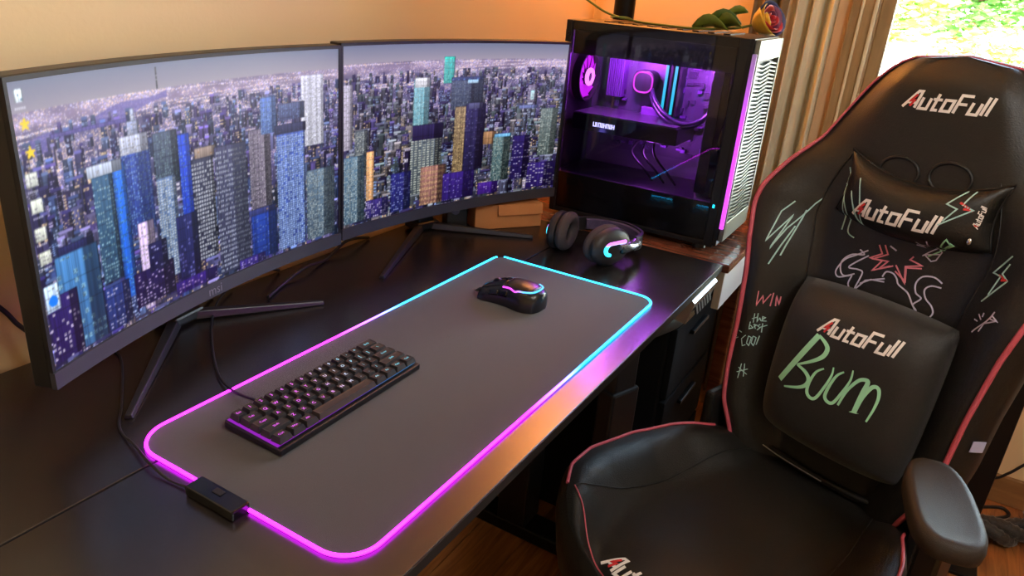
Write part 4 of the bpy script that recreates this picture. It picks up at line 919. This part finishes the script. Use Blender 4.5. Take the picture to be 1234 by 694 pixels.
# pillows
def pillow(name, uvf, w0, th, p, m):
    mb = MB(); n = 33
    def fr(a, b): A, B = 2 * a - 1, 2 * b - 1; u, v = uvf(A, B); return tuple(BP(u, v, w0 + th * pil(A, B, p)))
    def bk_(a, b): A, B = 2 * a - 1, 2 * b - 1; u, v = uvf(A, B); return tuple(BP(u, v, w0 - .012 * pil(A, B, p)))
    mb.grid(fr, n, n, flip=True); mb.grid(bk_, n, n)
    return mb.build(name, m, ch, smooth=80, merge=True)
def head_uv(a, b): 
    vt = .618 + .036 * a * a; vb = .520 + .020 * a * a; return .012 + a * (.125 + .012 * b * b), (vb + vt) / 2 + b * (vt - vb) / 2
hp = pillow('headrest_pillow', head_uv, .045, .055, 2.6, m_lea)
def lum_uv(a, b):
    k = 1 - .06 * (a * a * b * b); return .012 + a * .155 * k, .245 + b * .165 * k
lp = pillow('lumbar_pillow', lum_uv, .055, .085, 4., m_knit)
rim = [BP(*head_uv(math.cos(q) / max(abs(math.cos(q)), abs(math.sin(q))), math.sin(q) / max(abs(math.cos(q)), abs(math.sin(q)))), .045) for q in [2 * PI * i / 64 for i in range(64)]]
MB().tube(rim, .002, 6, closed=True).build('seam', m_black, hp, smooth=60)

# ---- prints: 2-D strokes laid on a surface
def resample(pts, step):
    out = []
    for a, b in zip(pts[:-1], pts[1:]):
        a, b = Vector(a), Vector(b); k = max(1, int((b - a).length / step)); out += [a.lerp(b, i / k) for i in range(k)]
    return out + [Vector(pts[-1])]
def ribbon(mb, pts, width, surf, smooth=False, taper=False, step=.004):
    if smooth and len(pts) > 2: pts = [p.to_2d() if hasattr(p, 'to_2d') else p for p in [Vector((p[0], p[1], 0)) for p in pts]]; pts = [Vector((p.x, p.y)) for p in spline([(q[0], q[1], 0) for q in pts], 8)]
    P = resample([Vector((p[0], p[1])) for p in pts], step); N = len(P); vs = []; fs = []
    for i, p in enumerate(P):
        a = P[max(0, i - 1)]; b = P[min(N - 1, i + 1)]; d = (b - a)
        if d.length < 1e-9: d = Vector((1, 0))
        d.normalize(); n = Vector((-d.y, d.x)); k = i / max(1, N - 1)
        # mitre at corners
        mt = 1.
        if 0 < i < N - 1:
            d1 = (p - a).normalized(); d2 = (b - p).normalized(); cs_ = max(.45, math.sqrt(max(0, (1 + d1.dot(d2)) / 2))); mt = 1 / cs_
        w = width / 2 * mt * ((.35 + .65 * math.sin(PI * min(1, max(0, k * .9 + .08)))) if taper else 1)
        for q in (p - n * w, p + n * w): vs.append(tuple(surf(q.x, q.y)))
    for i in range(N - 1): fs.append((2 * i, 2 * i + 1, 2 * i + 3, 2 * i + 2))
    mb.add(vs, fs)
def on(fn, off=.0012): return lambda u, v: BP(u, v, fn(u, v) + off)
def finish(mb, name, m, par):
    o = mb.build(name, m, par); md = o.modifiers.new('t', 'SOLIDIFY'); md.thickness = .0006; md.offset = 0; return o
GL = {'A': ([[(0, 0), (.52, 1.0), (.74, 1.0), (.74, 0)], [(.24, .30), (.74, .30)]], .98), 'u': ([[(0, .66), (0, .0), (.46, 0), (.46, .66)]], .68), 't': ([[(.12, .95), (.12, 0), (.42, 0)], [(-.08, .62), (.42, .62)]], .62),
      'o': ([[(.23, 0), (.48, 0), (.48, .64), (0, .64), (0, 0), (.25, 0)]], .72), 'F': ([[(0, -.05), (0, 1), (.62, 1)], [(0, .5), (.50, .5)]], .78), 'l': ([[(0, 0), (0, 1.05)]], .27)}
def logo(par, A, B, fn, surf=None, h=None, m=m_print, name='lettering'):
    A, B = Vector(A), Vector(B); ex = (B - A); L = ex.length; ex.normalize(); ey = Vector((-ex.y, ex.x)); s_ = L / 4.95; mb = MB(); rb = MB(); x = 0
    sf = surf or on(fn)
    for c in 'AutoFull':
        sts, adv = GL[c]
        for st in sts:
            pts = [A + ex * ((x + p[0] + .28 * p[1]) * s_) + ey * (p[1] * s_ * (h or 1)) for p in st]
            ribbon(mb, pts, .165 * s_, sf, step=.003)
        if c == 'A': 
            bolt = [(.60, .80), (.36, .40), (.58, .44), (.44, .08)]
            ribbon(rb, [A + ex * ((p[0] + .22 * p[1]) * s_) + ey * (p[1] * s_) for p in bolt], .13 * s_, (lambda u, v: BP(u, v, fn(u, v) + .0022)) if fn else (lambda u, v: sf(u, v) + Vector((0, 0, .001))), step=.002)
        x += adv
    finish(mb, name, m, par); finish(rb, 'lettering_bolt', m_red, par)
logo(bk, (-.065, .742), (.075, .749), back_w)
logo(hp, (-.074, .545), (.076, .551), head_w)
logo(lp, (-.047, .331), (.096, .338), lum_w)
logo(hp, (.126, .575), (.128, .612), head_w, name='side_lettering')
def draw(key, par, fn, m, width, name, taper=False, smooth=True, off=.0012):
    mb = MB()
    for st in STROKES[key]: ribbon(mb, [(u / 1000, v / 1000) for u, v in st], width, on(fn, off), smooth and len(st) > 3, taper)
    finish(mb, name, m, par)
mb = MB(); wds = [.0105, .0085, .0080, .0062, .0062, .0080]
for st, w_ in zip(STROKES['boom'], wds): ribbon(mb, [(u / 1000, v / 1000) for u, v in st], w_, on(lum_w), len(st) > 2, len(st) > 2, step=.003)
finish(mb, 'handwriting', m_mint, lp)
draw('creature', bk, panel_w, m_lil, .0026, 'line_drawing'); draw('spikes', bk, panel_w, m_pink2, .0026, 'line_drawing', smooth=False)
draw('fish_a', bk, panel_w, m_lil, .0020, 'line_drawing', smooth=False); draw('fish_tail', bk, panel_w, m_mint, .0022, 'line_drawing', smooth=False)
draw('bolt_head', hp, head_w, m_teal, .0022, 'line_drawing', smooth=False); draw('bolt_head_red', hp, head_w, m_red, .0034, 'line_drawing', smooth=False); draw('scratch_head', hp, head_w, m_teal, .0022, 'line_drawing')
draw('scribble', bk, back_w, m_teal, .0022, 'line_drawing', smooth=False); draw('win', bk, back_w, m_pink2, .0017, 'handwriting', smooth=False); 
for k0, k1 in ((0, 4), (4, 9), (9, 13), (13, 16), (16, 20)):
    STROKES['word'] = STROKES['best'][k0:k1]; draw('word', bk, back_w, m_teal, .0014, 'handwriting', smooth=False)
draw('bolt_side', bk, back_w, m_teal, .0022, 'line_drawing', smooth=False); draw('bolt_side_red', bk, back_w, m_red, .0034, 'line_drawing', smooth=False); draw('fish_b', bk, back_w, m_lil, .0020, 'line_drawing', smooth=False)
MB().sphere(tuple(BP(.122, .553, panel_w(.122, .553) + .006)), (.004, .003, .006)).build('strap_pull', mat('pull_silver', (220, 220, 220), .2, .9, noise=(30, .05)), hp, smooth=180)

# ---- seat: height field over (lateral, forward)
SF = [-.03, .06, .14, .22, .31, .43, .50, .55, .58, .60, .612, .618]; SW_ = [.185, .19, .205, .240, .262, .264, .245, .205, .165, .115, .06, .0]
def SP(l, f, z): return Vector((l, f - .25, SZ + z))
def seat_h(l, f):
    w_ = max(.03, tab(SF, SW_, f)); t_ = abs(l) / w_
    side = .062 * sstep(.52, .92, t_) * (sstep(-.05, .20, f)) * (1 - .35 * sstep(.48, .60, f))
    return .010 + .018 * sstep(.25, .50, f) * (1 - .3 * t_) + side - .030 * sstep(.54, .625, f)
sc_ = MB().grid(lambda a, b: tuple(SP((2 * a - 1) * tab(SF, SW_, -.03 + .648 * b), -.03 + .648 * b, seat_h((2 * a - 1) * tab(SF, SW_, -.03 + .648 * b), -.03 + .648 * b))), 41, 66).build('seat', m_lea, ch, smooth=180)
so = [(tab(SF, SW_, f), f) for f in [-.03 + .648 * i / 70 for i in range(71)]]; so += [(-l, f) for l, f in so[::-1][1:]]
sn = []
for i in range(len(so)):
    a = so[max(0, i - 2)]; b = so[min(len(so) - 1, i + 2)]; d = Vector((b[0] - a[0], b[1] - a[1])); d.normalize(); sn.append((d.y, -d.x))
srings = [(0, 0, None), (.010, -.012, None), (.016, -.035, None), (.006, None, -.055), (-.03, None, -.085), (-.10, None, -.09)]
def skirt(i, k):
    (l, f), n = so[i], sn[i]; off, dz, ab = srings[k]; h = seat_h(l, f)
    return tuple(SP(l + n[0] * off, f + n[1] * off, (h + dz) if dz is not None else ab))
nn = len(so)
MB().add([skirt(i, k) for k in range(len(srings)) for i in range(nn)], [(k * nn + i, (k + 1) * nn + i, (k + 1) * nn + i + 1, k * nn + i + 1) for k in range(len(srings) - 1) for i in range(nn - 1)]).build('seat_side', m_lea2, ch, smooth=70)
MB().tube([SP(l + n[0] * .001, f + n[1] * .001, seat_h(l, f) + .001) for (l, f), n in list(zip(so, sn))[16:62]], .0032, 8).build('piping', m_pipe, sc_, smooth=60)
MB().tube([SP(l + n[0] * .001, f + n[1] * .001, seat_h(l, f) + .001) for (l, f), n in list(zip(so, sn))[-62:-16]], .0032, 8).build('piping', m_pipe, sc_, smooth=60)
def seat_line(pts, r, m, nm):
    MB().tube([SP(p.x, p.y, seat_h(p.x, p.y) + .0006) for p in spline([(a, b, 0) for a, b in pts], 8)], r, 6).build(nm, m, sc_, smooth=60)
seat_line([(.205, .53), (.165, .545), (.12, .572), (.06, .588), (.0, .592), (-.06, .588), (-.12, .572), (-.165, .545), (-.205, .53)], .0014, m_pipe, 'front_seam')
for sgn in (-1, 1): seat_line([(sgn * .13, .06), (sgn * .155, .20), (sgn * .165, .35), (sgn * .185, .46), (sgn * .205, .53)], .0012, m_black, 'seam')
sfn = lambda x, y: SP(.085 - x, .575 - y, seat_h(.085 - x, .575 - y) + .0012)
logo(sc_, (.0, .0), (.15, .0), None, surf=sfn)
MB().tube(spline([SP(.155, .035, .032), SP(.08, .045, .026), SP(.0, .048, .024), SP(-.08, .046, .026), SP(-.16, .035, .03)], 8), .006, 8).build('rear_gusset', m_lea2, ch, smooth=60)
MB().tube(spline([SP(.150, .052, .034), SP(.07, .060, .030), SP(-.02, .062, .029)], 8), .0012, 6).build('zip', mat('zip_silver', (205, 205, 205), .3, .6, noise=(80, .1)), ch, smooth=60)
# armrests
def arm(sg, sl, lat, dz, turn):
    ca, sa = math.cos(math.radians(turn)), math.sin(math.radians(turn))
    a = MB(); ns = 32
    outline = []
    for i in range(ns):
        q = 2 * PI * i / ns; cx_, sx_ = math.cos(q), math.sin(q)
        outline.append((math.copysign(abs(cx_) ** .62, cx_) * (.048 + .005 * sx_), math.copysign(abs(sx_) ** .7, sx_) * .110))
    lv = [(.80, -.034), (.97, -.027), (1.0, -.014), (.97, -.004), (.86, .002), (.72, .0015), (.5, -.001)]
    vs = [(sg * lat + x * k * ca - y * (1 - (1 - k) * .55) * sa, .278 + sl + x * k * sa + y * (1 - (1 - k) * .55) * ca - .25, SZ + .256 + dz + z) for k, z in lv for x, y in outline]
    fs = [(j * ns + i, j * ns + (i + 1) % ns, (j + 1) * ns + (i + 1) % ns, (j + 1) * ns + i) for j in range(len(lv) - 1) for i in range(ns)] + [tuple(range(ns - 1, -1, -1)), tuple((len(lv) - 1) * ns + i for i in range(ns))]
    pd_ = a.add(vs, fs).build('armrest_pad', mat('arm_pad', (44, 37, 31), .58, spec=.3, noise=(300, .12), bump=.2, bscale=800), ch, smooth=70)
    px_ = sg * (lat + .013)
    ps = MB().box(px_ - .018, px_ + .018, sl * .6 - .01, sl * .6 + .06, SZ - .02, SZ + .222 + dz).build('armrest_post', m_black, ch, bevel=.006)
    MB().box(px_ - .024, px_ + .024, sl * .6 - .018, sl * .6 + .068, SZ - .08, SZ + .08).build('armrest_sleeve', m_black, ps, bevel=.006)
    MB().box(min(sg * .10, px_ + sg * .015), max(sg * .10, px_ + sg * .015), sl * .6 - .01, sl * .6 + .06, SZ - .105, SZ - .088).build('armrest_bracket', m_metal_black, ps, bevel=.003)
arm(1, -.11, .385, -.005, 0); arm(-1, 0, .275, 0, 31)
for sg in (-1, 1): MB().box(sg * .222 - .012, sg * .222 + .012, -.275, -.12, SZ - .085, SZ + .13).build('side_hinge', m_black, ch, bevel=.008)
MB().box(-.11, .11, -.12, .12, SZ - .12, SZ - .09).build('tilt_mechanism', m_metal_black, ch, bevel=.006)
MB().lathe([(.028, .10), (.028, .22), (.02, .22), (.02, SZ - .12)], 20).build('gas_lift', m_metal_black, ch, smooth=40)
MB().lathe([(.05, .07), (.05, .10), (.032, .115)], 24).build('base_hub', m_black, ch, smooth=40)
for k in range(5):
    a = 2 * PI * k / 5 + .35; M_ = Matrix.Rotation(a, 4, 'Z')
    lg = MB(M_).frustum((.0, .30, -.026, .026), (.0, .30, -.016, .016), .066, .098).build('base_leg', m_black, ch, bevel=.006)
    for s2 in (-1, 1): MB(M_ @ T((.295, s2 * .016, .029)) @ R(90, 'X')).lathe([(.020, -.009), (.029, -.006), (.029, .006), (.020, .009)], 20).build('caster_wheel', m_black, lg, smooth=40)
    MB(M_ @ T((.295, 0, .045))).lathe([(.008, -.02), (.008, .025)], 10).build('caster_stem', m_metal_black, lg, smooth=40)
MB().add([tuple(BP(.2375, .225, .094)), tuple(BP(.2375, .245, .094)), tuple(BP(.2505, .245, .072)), tuple(BP(.2505, .225, .072))], [(0, 1, 2, 3)]).build('care_tag', mat('tag_lilac', (170, 172, 205), .7, noise=(20, .05)), ch).modifiers.new('t', 'SOLIDIFY').thickness = .001

# ------------------------------------------------------------------ things by the right wall
t = thing('black_post', 'slim black upright post between the gaming chair and the window wall', 'post', (1.52, -.697, 0))
MB().box(-.026, .026, -.026, .026, .012, 1.45).build('upright', m_metal_black, t, bevel=.003)
MB().box(-.09, .06, -.06, .045, 0, .012).build('base_plate', m_metal_black, t, bevel=.003)
MB().box(-.028, .028, -.028, .028, 1.45, 1.465).build('cap', m_black, t, bevel=.003)
# fluffy bundle: a twisted loop of tufted black cord
fb = thing('fluffy_bundle', 'black fluffy twisted bundle lying on the wooden floor by the wall', 'bundle', (1.655, -.805, 0), math.radians(-62))
m_fur = mat('black_fur', (14, 12, 11), .6, noise=(120, .35), bump=.8, bscale=260, sheen=.3)
def strand(ph):
    pts = []
    for i in range(50):
        k = i / 49; x = -.13 + .26 * k; a = ph + k * 7.5; r = .024 * (.55 + .45 * math.sin(PI * k) ** .6)
        pts.append((x, r * math.cos(a) + .01 * math.sin(9 * k), .036 + r * .75 * math.sin(a)))
    return pts
for ph in (0, 2.1, 4.2): MB().tube(strand(ph), [.0175 * (.6 + .4 * math.sin(PI * i / 49)) + .002 * math.sin(i * 2.3) for i in range(50)], 9).build('strand', m_fur, fb, smooth=180)
hair = MB(); rn = random.Random(3)
for ph in (0, 2.1, 4.2):
    st = strand(ph)
    for i in range(2, 48):
        for _ in range(16):
            p = Vector(st[i]); d = Vector((rn.gauss(0, 1), rn.gauss(0, 1), rn.gauss(0, 1))).normalized(); q = p + d * .016; e = q + (d + Vector((rn.gauss(0, .5), rn.gauss(0, .5), rn.gauss(0, .5)))) * .009; s_ = d.orthogonal().normalized() * .0006
            if e.z < .001: e.z = .001
            hair.add([tuple(q - s_), tuple(q + s_), tuple(e)], [(0, 1, 2)])
h_ = hair.build('fur', m_fur, fb); h_['kind'] = 'stuff'
